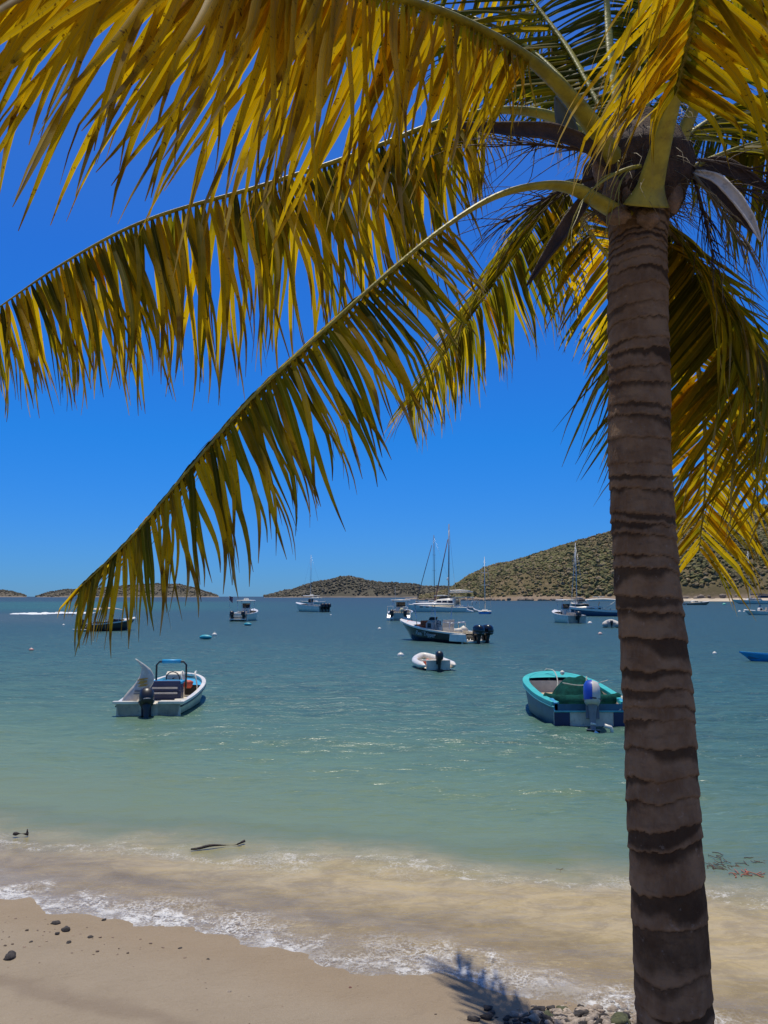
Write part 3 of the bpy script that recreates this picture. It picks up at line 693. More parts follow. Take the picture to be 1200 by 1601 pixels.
a = MB(); cloth_roll(a, [(1.05, .86, .58), (.80, .4, .50), (.75, -.1, .50), (.78, -.6, .52), (.9, -.92, .60)], [.10 + .07 * math.sin(math.pi * i / 29) for i in range(30)]); a.build('rolled_edge', GREENC, cv_)
a = MB(); secs = []
for i in range(26):
    x_ = 1.55 + 1.35 * i / 25; q = []
    for j in range(23):
        yy = -.86 + 1.22 * j / 22; e = math.sin(math.pi * j / 22) ** .35 * math.sin(math.pi * (i + .6) / 26.2) ** .4
        z_ = .22 + .72 * e + .045 * mn.noise(Vector((x_ * 4, yy * 5, 0))) + .035 * math.sin(yy * 14 + x_ * 3) * e
        q.append((x_, yy, z_))
    secs.append(q)
a.loft(secs); secs0 = a; a.build('draped_canvas', GREENC, cv_)
a = MB(); a.tube(spline([(1.5, .30, .86), (1.5, -.1, .80), (1.5, -.5, .84), (1.55, -.85, .92)], 14), .012, 5); a.tube([(1.50, -.30, 1.02), (1.49, -.29, .66)], .018, 6); buildn(a, 'cover_strap', ROPE, cv_)
a = MB(); a.ball((2.6, 0.05, 1.0), .06, 10, 6); a.build('cover_float', WHITE, cv_)
mo = outboard(bt, -.02, -.02, .50, 1.42, .25, GREY, mat('white_grey_cowling', (.62, .58, .52), .35, .15, 5), RUBBER, -.25, .82, COBALT)
a = MB(); a.tube([(-.58, -.12, .16), (-.60, -.26, .12), (-.58, -.30, .02), (-.56, -.2, -.06)], .045, 8); a.tube([(-.5, .05, .17), (-.56, .16, .20)], .03, 6); a.build('white_bracket', WHITE, mo)
a = MB(); a.tube(spline([(.5, -.86, .66), (.25, -.80, .45), (.0, -.66, .42), (.1, -.6, .3)], 16), .022, 6)
a.tube(spline([(4.2, .15, .95), (3.85, .0, .93), (3.5, -.02, .70), (3.2, .08, .45)], 16), .016, 6); a.tube([(4.1, .2, .92), (4.25, .05, .93), (4.15, -.02, .93)], .02, 6); buildn(a, 'mooring_rope', ROPE, bt)

# ---- 3 black centre-console boat
def bow_xy(px, py, z): return at(px, py, z)
p = at(741, 1005.5); q = at(640, 974, 1.25); v = q - p; ang = math.atan2(v.y, v.x); LL = math.hypot(v.x, v.y)
print('black boat length', LL, 'heading', math.degrees(ang))
LL = 7.1; ang = R(131)
bt = empty('centre_console_boat', (p.x, p.y, 0), ang, 'black-hulled centre console boat with white deck, white top and two black outboards', 'boat')
H = Hull(LL, 2.5, .62, 1.35, tw=.88, p=2.0, q=.85, rake=1.3, g=.22, floor=.42)
a = MB(); H.outer(a, -.35); hl = a.build('hull', BLACK, bt)
a = MB(); H.rim(a, .22, .07, .03); a.build('gunwale', WHITE, bt, .01)
a = MB(); H.inner(a, .02, .70, .22); a.build('deck', OFFW, bt)
a = MB(); H.deck(a, .69, .99, .06, .03); a.build('foredeck', WHITE, bt)
a = MB(); H.transom(a, None, .08, .55); a.build('transom', WHITE, bt)
a = MB(); a.box((.35, 1.15, .36), (1.5, .14, .5), taper=.9); a.box((-.25, 0, .12), (.5, 2.0, .16)); buildn(a, 'stern_quarter', WHITE, bt, .04)
console(bt, 3.7, .42, .85, 1.0, .8, LGREY, 'low'); seat(bt, 2.5, 0, .42, 1.1, LGREY, .55)  # white console coloured grey, its shade is put into the material
ttop(bt, 2.5, 5.0, 2.2, .5, 2.45, WHITE, STEEL)
a = MB(); a.box((4.65, 0, .80), (.55, .95, .55)); a.box((4.5, 0, 1.15), (.12, .95, .4)); a.build('console_seat', ORANGE, bt, .06)
a = MB(); a.tube([(5.9, -.45, 1.12), (6.3, 0, 1.22), (5.9, .45, 1.12)], .10, 8); a.build('red_bow_cushion', RED, bt)
a = MB()
for sg in (-1, 1): a.tube([(1.5, sg * .75, .45), (1.45, sg * .75, 1.25), (1.45, 0, 1.28)], .03, 6); a.tube([(2.1, sg * .75, .5), (2.1, sg * .75, 1.3), (1.45, sg * .75, 1.3)], .03, 6)
a.build('leaning_post', STEEL, bt)
a = MB(); a.ball((.9, .5, .75), (.3, .3, .22), 8, 6, .5); a.ball((1.2, -.3, .8), (.35, .25, .25), 8, 6, .5); buildn(a, 'deck_gear', OFFW, bt)
a = MB()
for y_ in (.35, .62): a.tube([(-.3, y_ + .35, .3), (-.45, y_ + .35, -.1)], .025, 6)
a.build('boarding_ladder', STEEL, bt)
for y_ in (-.42, .42): outboard(bt, -.45, y_, .55, 1.75, 0, RUBBER, BLACK, GREY)
# boat name on the port side of the hull
cu = bpy.data.curves.new('boat_name', 'FONT'); cu.body = 'Reel Tripper'; cu.size = .42; cu.shear = .35; cu.extrude = .004; cu.materials.append(mat('name_white', (.6, .6, .58), .5, .05))
def hull_pt(t, f):
    w, z = H.w(t), H.z(t); up = max(0, (t - .55) / .45) ** 2; xk = t * (H.L - H.rake); xs = t * H.L; zc = .02 + up * z * .45; wc = w * (.93 - .35 * up); xc = xk * .55 + xs * .45
    A = Vector((xc, wc, zc)); B_ = Vector((xs, w, z)); return A.lerp(B_, f)
t1, t2 = .66, .40; A = hull_pt(t1, .42); B_ = hull_pt(t2, .42); U = hull_pt(.53, .8) - hull_pt(.53, .3)
xa = (B_ - A).normalized(); za = xa.cross(U.normalized()).normalized(); ya = za.cross(xa)
nm = bpy.data.objects.new('boat_name', cu); C.objects.link(nm); nm.parent = None
bpy.context.view_layer.update(); me_ = bpy.data.meshes.new_from_object(nm); bpy.data.objects.remove(nm); nm = bpy.data.objects.new('boat_name', me_); C.objects.link(nm); nm.parent = hl
nm.matrix_local = Matrix(((xa.x, ya.x, za.x, A.x + za.x * .05), (xa.y, ya.y, za.y, A.y + za.y * .05), (xa.z, ya.z, za.z, A.z + za.z * .05), (0, 0, 0, 1)))

# ---- 4 white dinghy
p = at(686, 1049); 
bt = empty('dinghy', (p.x, p.y, 0), R(100), 'small white dinghy with one black outboard beside a round white buoy', 'boat')
a = MB(); P = [(-.15, -.62, .22), (.4, -.66, .22), (1.4, -.66, .24), (2.2, -.5, .30), (2.75, -.18, .38), (2.85, 0, .40), (2.75, .18, .38), (2.2, .5, .30), (1.4, .66, .24), (.4, .66, .22), (-.15, .62, .22)]
a.tube(spline(P, 44), [.05 + .09 * min(1, i / 4, (43 - i) / 4) for i in range(44)], 14); a.build('tube', WHITE, bt)
a = MB(); a.loft([[(x_, -w_, z_), (x_, 0, z_ - .08), (x_, w_, z_)] for x_, w_, z_ in ((.1, .55, .10), (1.4, .55, .12), (2.2, .4, .2), (2.7, .1, .3))]); a.build('floor', OFFW, bt)
a = MB(); a.box((.12, 0, .22), (.06, 1.0, .40)); a.build('transom', OFFW, bt, .01)
a = MB(); a.box((1.15, 0, .33), (.26, 1.05, .05)); buildn(a, 'thwart', LGREY, bt, .01)
a = MB(); a.ball((1.6, .1, .2), (.25, .18, .14), 8, 5, .6); a.build('red_fuel_tank', RED, bt)
a = MB(); a.ball((.8, -.1, .2), (.35, .25, .12), 8, 5, .6); a.build('blue_bag', BLUE, bt)
outboard(bt, .1, 0, .45, .95, 0, RUBBER, RUBBER, None)

# ---- generic motor boat
def motorboat(px, py, hd, Ln, B, fs, fb, label, hullm=WHITE, motors=1, mh=1.3, top=None, cons=True, cabin=None, bimini=None, railh=0, aerial=0, boxtop=None, name='motor_boat', extra=None, group=None, tilt=0):
    p = at(px, py); bt = empty(name, (p.x, p.y, 0), R(hd), label, 'boat', group)
    H = Hull(Ln, B, fs, fb, tw=.86, p=2.1, q=.8, rake=.8, g=.16, floor=.3)
    a = MB(); H.outer(a); a.build('hull', hullm, bt)
    a = MB(); H.rim(a, .16, .05, .03); a.build('gunwale', WHITE, bt)
    a = MB(); H.inner(a, .03, .68, .16); a.build('deck', OFFW, bt)
    a = MB(); H.deck(a, .67, .99, .1, .03); a.build('foredeck', WHITE, bt)
    a = MB(); H.transom(a, None, .1, fs * .95); a.build('transom', WHITE, bt)
    if cons: console(bt, Ln * .47, .3, B * .42, fs + .45, .7); seat(bt, Ln * .32, 0, .3, B * .4)
    if top: ttop(bt, Ln * .28, Ln * .62, B * .86, .4, top, boxtop=None) if False else ttop(bt, Ln * .28, Ln * .62, B * .86, .4, top, WHITE, STEEL, .08, boxtop)
    if cabin:
        a = MB(); secs = []
        for t in np.linspace(cabin[0], cabin[1], 10):
            k = (t - cabin[0]) / (cabin[1] - cabin[0]); h = cabin[2] * (1 - k ** 2.2) + .05; w = (H.w(t)) * .8
            secs.append([(t * Ln, -w, H.z(t)), (t * Ln, -w * .85, H.z(t) + h * .9), (t * Ln, 0, H.z(t) + h), (t * Ln, w * .85, H.z(t) + h * .9), (t * Ln, w, H.z(t))])
        a.loft(secs, True, True); cb = a.build('cabin', WHITE, bt)
        a = MB(); w = H.w(cabin[0]) * .8
        for sg in (-1, 1): a.box(((cabin[0] * .6 + cabin[1] * .4) * Ln, sg * (H.w(.5) * .8 * .95), H.z(.5) + cabin[2] * .48), ((cabin[1] - cabin[0]) * Ln * .5, .03, cabin[2] * .34), rz=-sg * .04)
        buildn(a, 'cabin_window', GLASS, cb)
    if bimini:
        x0, x1, z1, mm = bimini; a = MB(); secs = []
        for i in range(10):
            t = i / 9; x_ = x0 + (x1 - x0) * t; z_ = z1 + .16 * math.sin(math.pi * t)
            secs.append([(x_, B * .46 * k_, z_ - .10 * abs(k_) ** 2) for k_ in (-1, -.6, -.2, .2, .6, 1)] + [(x_, B * .46 * k_, z_ - .03 - .10 * abs(k_) ** 2) for k_ in (1, .6, .2, -.2, -.6, -1)])
        a.loft(secs, True, True); bm = a.build('canvas_top', mm, bt)
        a = MB()
        for sg in (-1, 1):
            a.tube([(x0 + (x1 - x0) * .5, sg * B * .45, fs), (x0 + .1, sg * B * .45, z1 - .08)], .02, 5); a.tube([(x0 + (x1 - x0) * .75, sg * B * .45, fs + .1), (x1, sg * B * .45, z1 - .08)], .025, 5)
        buildn(a, 'top_frame', STEEL, bm)
    if railh: rail(bt, H, .6, .985, railh)
    ys = {0: (), 1: (0,), 2: (-B * .27, B * .27), 3: (-B * .25, 0, B * .25)}[motors]
    for y_ in ys: outboard(bt, -.05, y_, fs * .85, mh, tilt, RUBBER, RUBBER, GREY)
    if aerial: a = MB(); a.tube([(Ln * .4, B * .2, 1), (Ln * .38, B * .22, aerial)], .015, 5); a.build('aerial', ALU, bt)
    if extra: extra(bt, H)
    return bt
# ---- 5 power catamaran seen from the stern
def ex5(bt, H):
    a = MB()
    for sg in (-1, 1): a.prism([(-.5, -.15), (1.2, -.15), (1.2, .9), (.3, .95), (-.5, .35)], sg * 1.05 - .42, sg * 1.05 + .42)
    buildn(a, 'stern_hull', WHITE, bt, .08)
    a = MB(); a.box((-.02, 0, .62), (.1, 1.3, .75)); a.build('stern_panel', OFFW, bt, .03)
    a = MB(); a.tube([(.4, 1.45, 1.0), (.4, 1.45, 1.75), (.4, .75, 1.8), (.4, .75, 1.1)], .04, 6); a.tube([(.4, -1.45, 1.0), (.4, -1.0, 1.7), (.4, -.5, 1.75), (.4, -.5, 1.1)], .04, 6); buildn(a, 'stern_rail', WHITE, bt)
    a = MB(); a.ball((.2, -.35, 1.2), (.2, .25, .4), 8, 6, .3); a.build('yellow_gear', mat('pale_yellow', (.62, .58, .36), .7), bt)
    a = MB()
    for k in range(4): a.ball((-.1, .35 - k * .23, 1.06), (.06, .07, .06), 6, 4)
    buildn(a, 'dark_fittings', RUBBER, bt)
motorboat(623, 970.5, 84, 6.6, 3.1, .95, 1.35, 'white twin-outboard boat seen from its stern, nearer centre, with tall aerial', motors=2, mh=1.55, top=2.5, aerial=4.3, extra=ex5, name='power_catamaran')
# ---- 6 white stern view boat with flag
def ex6(bt, H):
    a = MB(); a.tube([(.3, 1.1, .9), (.2, 1.25, 3.1)], .02, 5); po = a.build('flag_staff', ALU, bt)
    a = MB(); secs = [[(.2 + .02 * i, 1.23 - .07 * i, 3.05 - .02 * i), (.2 + .05 * math.sin(i), 1.22 - .07 * i, 2.55 - .06 * i)] for i in range(7)]; a.loft(secs); a.loft([[(q_[0] - .01, q_[1], q_[2]) for q_ in s_] for s_ in secs]); a.build('flag', FLAG, po)
    a = MB(); a.box((-.25, 0, .25), (.5, 2.0, .14)); a.box((.1, 0, .75), (.5, 1.2, .5)); a.build('swim_platform', WHITE, bt, .04)
motorboat(372, 971.5, 84, 7.2, 2.6, .85, 1.35, 'white boat seen from its stern with red flag, hard top and two outboards', motors=2, mh=1.45, top=2.45, boxtop=3.3, extra=ex6)
# ---- 7 bowrider with tan canvas top
def ex7(bt, H):
    a = MB(); a.box((1.5, 0, .55), (.5, 1.7, .5)); a.box((3.1, .5, .7), (.6, .5, .6)); a.box((3.1, -.5, .7), (.6, .5, .6)); buildn(a, 'cockpit_seats', mat('dark_vinyl', (.06, .05, .05), .6), bt, .05)
    a = MB(); a.box((-.35, 0, .16), (.65, 1.3, .12)); a.build('swim_platform', WHITE, bt, .03)
motorboat(130, 987.5, 48, 4.9, 2.1, .62, 1.05, 'dark-hulled runabout with tan canvas top under the hanging frond tips', hullm=mat('dark_brown_hull', (.03, .028, .025), .3), motors=1, mh=1.35, cons=False, bimini=(.7, 3.2, 1.9, TAN), tilt=.2, extra=ex7, name='runabout')
# ---- 8 white boat with three outboards
motorboat(507, 957, 128, 10.5, 3.0, 1.1, 1.75, 'white sport boat with three outboards and a hard top in front of the far sailboat', motors=3, mh=2.0, top=3.1, boxtop=4.6, aerial=5.0)
# ---- 11 white boat with thin top, right
motorboat(902, 974.5, 104, 5.6, 2.6, .85, 1.35, 'white boat with tilted-up black outboard and thin flat top left of the palm trunk', motors=1, mh=1.7, top=2.55)
# ---- 13 cabin cruiser
motorboat(985, 963.5, 168, 9.6, 3.0, .85, 1.45, 'blue-hulled cabin cruiser with white canopy partly behind the palm trunk', hullm=mat('slate_blue_hull', (.06, .12, .19), .3), motors=2, mh=1.6, cons=True, cabin=(.5, .85, .35), bimini=(1.6, 6.6, 2.55, WHITE), extra=lambda bt, H: (lambda a: (a.box((4.6, 0, 2.95), (1.7, 1.0, .10)), a.box((4.6, 0, 2.82), (.3, .4, .2)), a.build('radar_arch', WHITE, bt), (lambda c: (c.box((4.2, 0, 2.42), (4.7, 2.7, .30), taper=.9), c.build('canopy_skirt', WHITE, bt, .08)))(MB()), (lambda c: (H.rim(c, .16, .30, .06), c.build('white_topside', WHITE, bt)))(MB())))(MB()), name='cabin_cruiser')
# ---- 14 inflatable dinghy
p = at(956, 981.5); bt = empty('inflatable_dinghy', (p.x, p.y, 0), R(75), 'grey inflatable dinghy floating below the cabin cruiser beside the palm trunk', 'boat')
a = MB(); P = [(-.2, -.6, .28), (1.4, -.62, .3), (2.5, -.4, .4), (2.9, 0, .5), (2.5, .4, .4), (1.4, .62, .3), (-.2, .6, .28)]
a.tube(spline(P, 34), .24, 10); a.build('tube', LGREY, bt)
a = MB(); a.box((.1, 0, .3), (.08, .9, .4)); a.box((1.1, 0, .35), (.3, 1.0, .08)); a.build('transom', OFFW, bt)
a = MB(); a.ball((.8, .1, .45), (.4, .35, .2), 8, 6, .6); a.build('gear_pile', GREY, bt)
outboard(bt, 0, 0, .4, .9)

# ---- sailing boats
def sailboat(px, py, hd, Ln, B, mast, label, hullm=WHITE, lean=0, boom=True, name='sailboat', dodger=None, mastm=ALU, r=.085, furl=False, mf=.58, second=None):
    p = at(px, py); bt = empty(name, (p.x, p.y, 0), R(hd), label, 'sailboat')
    H = Hull(Ln, B, .85 * Ln / 11, 1.15 * Ln / 11, tw=.6, p=1.7, q=.95, rake=1.2 * Ln / 11, g=.3)
    a = MB(); H.outer(a, -.3); a.build('hull', hullm, bt)
    a = MB(); H.rim(a, .08, .06, .03); a.build('toe_rail', WHITE, bt)
    a = MB(); H.deck(a, 0, .99, .08, .01); a.build('deck', OFFW, bt)
    a = MB(); a.box((Ln * .5, 0, 1.2 * Ln / 11), (Ln * .34, B * .5, .5 * Ln / 11), taper=.85); cb = a.build('coachroof', WHITE, bt, .05)
    a = MB()
    for sg in (-1, 1): a.box((Ln * .5, sg * B * .245, 1.22 * Ln / 11), (Ln * .25, .03, .16 * Ln / 11), rx=sg * .05)
    buildn(a, 'cabin_window', GLASS, cb)
    a = MB(); mx_ = Ln * mf; a.tube([(mx_, 0, .8), (mx_ - lean, 0, mast)], [r, r * .75], 8); ma = a.build('mast', mastm, bt)
    a = MB()
    for zz_ in (.5, .72): a.tube([(mx_ - lean * zz_, -B * .28, mast * zz_), (mx_ - lean * zz_, B * .28, mast * zz_)], .035, 5)
    buildn(a, 'spreader', mastm, ma)
    a = MB(); 
    for q_ in ((Ln * .98, 0, 1.1), (0.1, 0, .9)): a.tube([q_, (mx_ - lean, 0, mast * .98)], .018, 4)
    for sg in (-1, 1): a.tube([(mx_, sg * B * .45, .9), (mx_ - lean * .72, sg * B * .28, mast * .72), (mx_ - lean, 0, mast * .95)], .016, 4)
    a.build('rigging', STEEL, bt)
    if furl: a = MB(); a.tube([(Ln * .96, 0, 1.4), (mx_ + (Ln * .96 - mx_) * .12, 0, mast * .86)], .09, 6); a.build('furled_jib', furl, bt)
    if boom:
        a = MB(); a.tube([(mx_, 0, 2.3 * Ln / 11), (Ln * .12, 0, 2.4 * Ln / 11)], .06, 6); bo = a.build('boom', mastm, bt)
        a = MB(); a.tube([(mx_ - .1, 0, 2.5 * Ln / 11), (Ln * .35, 0, 2.56 * Ln / 11), (Ln * .14, 0, 2.5 * Ln / 11)], [.2, .2, .1], 8); a.build('sail_cover', boom if boom is not True else WHITE, bo)
    if dodger: a = MB(); a.box((Ln * .28, 0, 1.9 * Ln / 11), (Ln * .22, B * .7, .7 * Ln / 11), taper=.85); a.build('dodger', dodger, bt, .1)
    if second: a = MB(); a.tube([(Ln * second[0], 0, .8), (Ln * second[0] - lean, 0, second[1])], [r * .9, r * .6], 8); a.build('mizzen_mast', mastm, bt)
    return bt
sailboat(509, 944.5, 165, 11, 3.4, 19.5, 'far sailboat with thin pale mast behind the three-outboard boat', r=.10)
sailboat(714, 948.5, 150, 14, 3.8, 21.5, 'dark-hulled two-masted sailboat behind the white sailing catamaran', BLACK, dodger=mat('black_canvas', (.02, .02, .02), .8), mastm=mat('dark_mast', (.10, .085, .08), .5), r=.13, furl=mat('dark_jib', (.12, .07, .09), .8), mf=.53, second=(.18, 13.5))
sailboat(757, 960, 80, 5.2, 2.3, 10.0, 'little white sailboat with pale blue stern right of the catamaran', PALEB, boom=False, r=.06)
sailboat(915, 949.5, 97, 11, 3.6, 18.4, 'black-hulled sailboat with tall white mast between the flat-topped boat and cruiser', BLACK, boom=mat('grey_cover', (.2, .2, .2), .8), r=.14, dodger=mat('dark_dodger', (.08, .07, .06), .8), furl=ALU)
sailboat(1213, 944.5, 177, 17, 4.4, 21.0, 'long white sailboat with dark boom cover at the right edge', WHITE, boom=mat('navy_cover', (.03, .035, .06), .8), r=.15, dodger=mat('navy_dodger', (.04, .045, .07), .8))
# sailing catamaran
p = at(735, 957); bt = empty('sailing_catamaran', (p.x, p.y, 0), R(160), 'white sailing catamaran with tall mast and dark saloon windows', 'sailboat')
for sg in (-1, 1):
    H = Hull(12, 1.5, .9, 1.5, tw=.7, p=1.9, q=.9, rake=.4, g=.2); a = MB(); H.outer(a, -.3); H.deck(a, 0, .99, .06, 0)
    a.v = [(x_, y_ + sg * 2.6, z_) for x_, y_, z_ in a.v]; hh_ = a.build('hull', WHITE, bt)
    a = MB(); 
    for k in range(3): a.box((6.5 + k * 1.2, sg * (2.6 + .69), 1.0), (.6, .04, .16), rz=-sg * .02)
    buildn(a, 'porthole', GLASS, hh_)
    a = MB(); a.prism([(-1.2, .05), (.3, .0), (.3, .95), (-.3, .5), (-1.2, .25)], sg * 2.6 - .5, sg * 2.6 + .5); buildn(a, 'stern_steps', WHITE, bt, .05)
a = MB(); a.box((4.6, 0, 1.05), (7.6, 4.4, .4)); a.build('bridge_deck', WHITE, bt, .05)
a = MB(); a.loft([[(x_, -w_, 1.2), (x_, -w_ * .88, h_), (x_, 0, h_ + .12), (x_, w_ * .88, h_), (x_, w_, 1.2)] for x_, w_, h_ in ((2.6, 2.6, 2.5), (4, 2.6, 2.55), (6.0, 2.4, 2.4), (7.4, 2.0, 1.7), (8.0, 1.7, 1.25))], True, True); cb = a.build('saloon', WHITE, bt)
a = MB()
for sg in (-1, 1):
    for k in range(3): a.box((3.3 + k * 1.15, sg * (2.50 - .03 * k), 1.95), (.9, .05, .5), rx=sg * .23)
a.box((2.57, 0, 1.9), (.05, 3.6, .75)); buildn(a, 'saloon_window', GLASS, cb)
a = MB(); a.box((1.4, 0, 2.85), (3.4, 4.2, .10)); ht = a.build('cockpit_roof', WHITE, bt, .03)
a = MB()
for x_ in (.0, 2.4):
    for sg in (-1, 1): a.tube([(x_, sg * 1.9, 1.2), (x_, sg * 1.9, 2.82)], .05, 6)
buildn(a, 'roof_post', ALU, ht)
a = MB(); a.tube([(4.3, 0, 2.4), (4.1, 0, 17.2)], [.16, .10], 8); ma = a.build('mast', mat('grey_mast', (.22, .21, .20), .5), bt)
a = MB(); a.tube([(4.2, -1.0, 9.5), (4.2, 1.0, 9.5)], .04, 5); a.ball((4.4, 0, 6.4), .28, 8, 6); buildn(a, 'spreader', ALU, ma)
a = MB(); a.tube([(4.25, 0, 3.7), (-.6, 0, 3.9)], .09, 6); bo = a.build('boom', ALU, bt)
a = MB(); a.tube([(4.1, 0, 3.95), (2, 0, 4.1), (0, 0, 4.05)], [.3, .26, .12], 8); a.build('sail_cover', OFFW, bo)
a = MB(); 
for sg in (-1, 1): a.tube([(3.5, sg * 3.2, 1.1), (4.1, 0, 16.6)], .022, 4)
a.build('rigging', STEEL, bt)
a = MB(); a.tube([(7.2, 0, 1.6), (4.35, 0, 14.2)], [.13, .08], 8); a.build('furled_jib', mat('maroon_jib', (.14, .075, .09), .8), bt)
a = MB(); a.tube([(-.6, -2.0, 1.4), (-.9, -2.0, 2.1), (-.9, 2.0, 2.1), (-.6, 2.0, 1.4)], .06, 6); a.build('davit', ALU, bt)
# tan boat and white boats far right
motorboat(1070, 946, 8, 9.5, 2.6, .7, 1.3, 'tan wooden workboat near the far beach right of the palm trunk', hullm=mat('tan_hull', (.30, .21, .14), .5), motors=0, cons=False, cabin=(.3, .6, .8))
motorboat(1212, 961.5, 176, 5.0, 1.9, .5, .8, 'white open boat entering at the right edge below the long sailboat', motors=1, cons=True)
# blue rowing boat, right edge
p = at(1292, 1036); bt = empty('rowing_boat', (p.x, p.y, 0), R(158), 'bright blue low rowing boat running out of the frame at the right edge', 'boat')
H = Hull(3.6, 1.05, .22, .38, tw=.5, p=1.6, q=1, rake=.4, g=.07, floor=.1)
a = MB(); H.outer(a); a.build('hull', SKY_B, bt); a = MB(); H.rim(a, .06, .03, .02); a.build('gunwale', SKY_B, bt); a = MB(); H.inner(a, .03, .9, .07); a.build('deck', BLUE, bt)
a = MB(); a.box((1.4, 0, .24), (.22, .9, .03)); buildn(a, 'thwart', SKY_B, bt)
# tiny sail on the horizon
p = at(117, 935.6); bt = empty('distant_sailboat', (p.x, p.y, 0), R(0), 'tiny white sail far out near the left horizon', 'sailboat')
a = MB(); a.add([(0, -.05, .8), (5, -.05, .8), (.3, -.05, 9), (0, .05, .8), (5, .05, .8), (.3, .05, 9)], [(0, 1, 2), (5, 4, 3), (0, 3, 4, 1), (1, 4, 5, 2), (2, 5, 3, 0)], False); a.build('sail', WHITE, bt)
a = MB(); Hull(8, 2.2, .7, 1, tw=.6).outer(a); a.build('hull', WHITE, bt)

# ---- buoys
PINKW = mat('faded_pink_plastic', (.72, .50, .42), .5, .2, 6); GREENB = mat('green_plastic', (.12, .50, .36), .5)
def buoy(px, py, r, m, label, h=.55, band=None):
    p = at(px, py); e = empty('mooring_buoy', (p.x, p.y, 0), 0, label, 'buoy', 'mooring buoys on the bay')
    a = MB(); a.ball((0, 0, r * (h * 2 - 1)), r, 18, 12); b_ = a.build('float', m, e)
    a = MB(); z0 = r * (h * 2 - 1); a.tube([(r * .18 * math.cos(t), 0, z0 + r + r * .16 + r * .16 * math.sin(t)) for t in np.linspace(0, 6.283, 10)], r * .05, 5, False); a.build('ring', STEEL, b_)
    if band: a = MB(); a.tube([(r * 1.0 * math.cos(t), r * 1.0 * math.sin(t), z0 + .02) for t in np.linspace(0, 6.283, 24)], r * .14, 6, False); a.build('band', band, b_)
buoy(626, 1026, .17, WHITE, 'round white buoy beside the small white dinghy')
buoy(48.5, 1017, .12, PINKW, 'faded pink and white buoy at the left edge of the bay', .6, RED)
buoy(99, 978, .14, WHITE, 'small white buoy left of the canvas-topped runabout')
buoy(335, 993.5, .19, WHITE, 'white buoy beside the turquoise float')
buoy(593, 984, .17, WHITE, 'small white buoy between the twin-outboard and black boats')
buoy(922, 975.5, .26, WHITE, 'white buoy between the flat-topped boat and the inflatable dinghy')
buoy(938, 992, .17, PINKW, 'pinkish white buoy below the grey inflatable dinghy')
buoy(877, 970, .16, WHITE, 'tiny white buoy at the left of the flat-topped white boat')
buoy(1117, 1022, .11, WHITE, 'lone low white float on open water right of the palm trunk', .5)
buoy(1156, 957, .30, WHITE, 'left one of two far white buoys near the right edge')
buoy(1163.5, 957, .24, WHITE, 'right one of two far white buoys near the right edge')
buoy(1132, 945.8, .62, GREENB, 'pale green buoy off the far beach')
buoy(517, 962, .16, WHITE, 'tiny white float below the three-outboard boat')
TF = mat('turquoise_float', (.03, .38, .45), .5, .12, 5)
def flt(px, py, l, lab):
    p = at(px, py); a = MB(); pts = [(-l / 2, 0, .10), (-l * .3, .05, .13), (0, 0, .14), (l * .3, -.04, .13), (l / 2, 0, .10)]
    a.tube(spline(pts, 14), [.10 + .13 * math.sin(math.pi * i / 13) for i in range(14)], 12, flat=.7); o = a.build('paddle_board', TF); o.location = (p.x, p.y, 0); tag(o, lab, 'paddle board')
flt(321, 999, .85, 'turquoise board floating beside the white buoy, the larger one'); flt(387, 978, .75, 'smaller turquoise board floating below the flagged white boat')
# ================================================================ PALM TREE
base = Vector((1.52, 3.32, 0)); base.z = sand_z(base.x, base.y) - .15
TR = [(997, 330, 3.80, .148), (997, 380, 3.77, .134), (996.5, 450, 3.73, .141), (997, 520, 3.70, .140), (999, 610, 3.66, .141), (999, 700, 3.61, .141), (1004, 800, 3.56, .1425), (1010, 900, 3.51, .143), (1020, 1000, 3.47, .146), (1028.5, 1100, 3.43, .151),
      (1033, 1200, 3.39, .1535), (1038.5, 1300, 3.35, .1535), (1044, 1400, 3.32, .1545), (1049.5, 1500, 3.29, .1545), (1055, 1600, 3.27, .157)]
pts = [un(a, b_, c) for a, b_, c, d in TR]; rad = [d for *_, d in TR]
low = pts[-1]; dirv = (pts[-1] - pts[-3]).normalized(); k = 1
while low.z > base.z + .05:
    low = low + dirv * .22 + Vector((0, 0, 0)); dirv = (dirv + Vector((.0, .0, -.12))).normalized(); pts.append(low.copy()); rad.append(.157 + .004 * k * k ** .6); k += 1
pts.reverse(); rad.reverse()
tree = empty('palm_tree', (pts[0].x, pts[0].y, pts[0].z), 0, 'tall coconut palm with ringed brown trunk and hanging yellow-green fronds', 'palm tree')
T0 = tree.location.copy()
NZ, NT = 980, 112
cl = spline(pts, NZ); rr_ = np.interp(np.linspace(0, 1, NZ), np.linspace(0, 1, len(rad)), rad)
arc = [0.0]
for i in range(1, NZ): arc.append(arc[-1] + (cl[i] - cl[i - 1]).length)
TL = arc[-1]; r = random.Random(5)
rings = [0.0]
while rings[-1] < TL + .3:
    f = min(1, rings[-1] / TL); rings.append(rings[-1] + (.112 * (1 - f) ** .9 + .046) * r.uniform(.5, 1.5))
rings = np.array(rings); ringp = [(r.random() * 6.28, r.uniform(.008, .034), r.random(), r.uniform(.28, .80), r.random() * 6.28) for _ in rings]
V = []; band = []
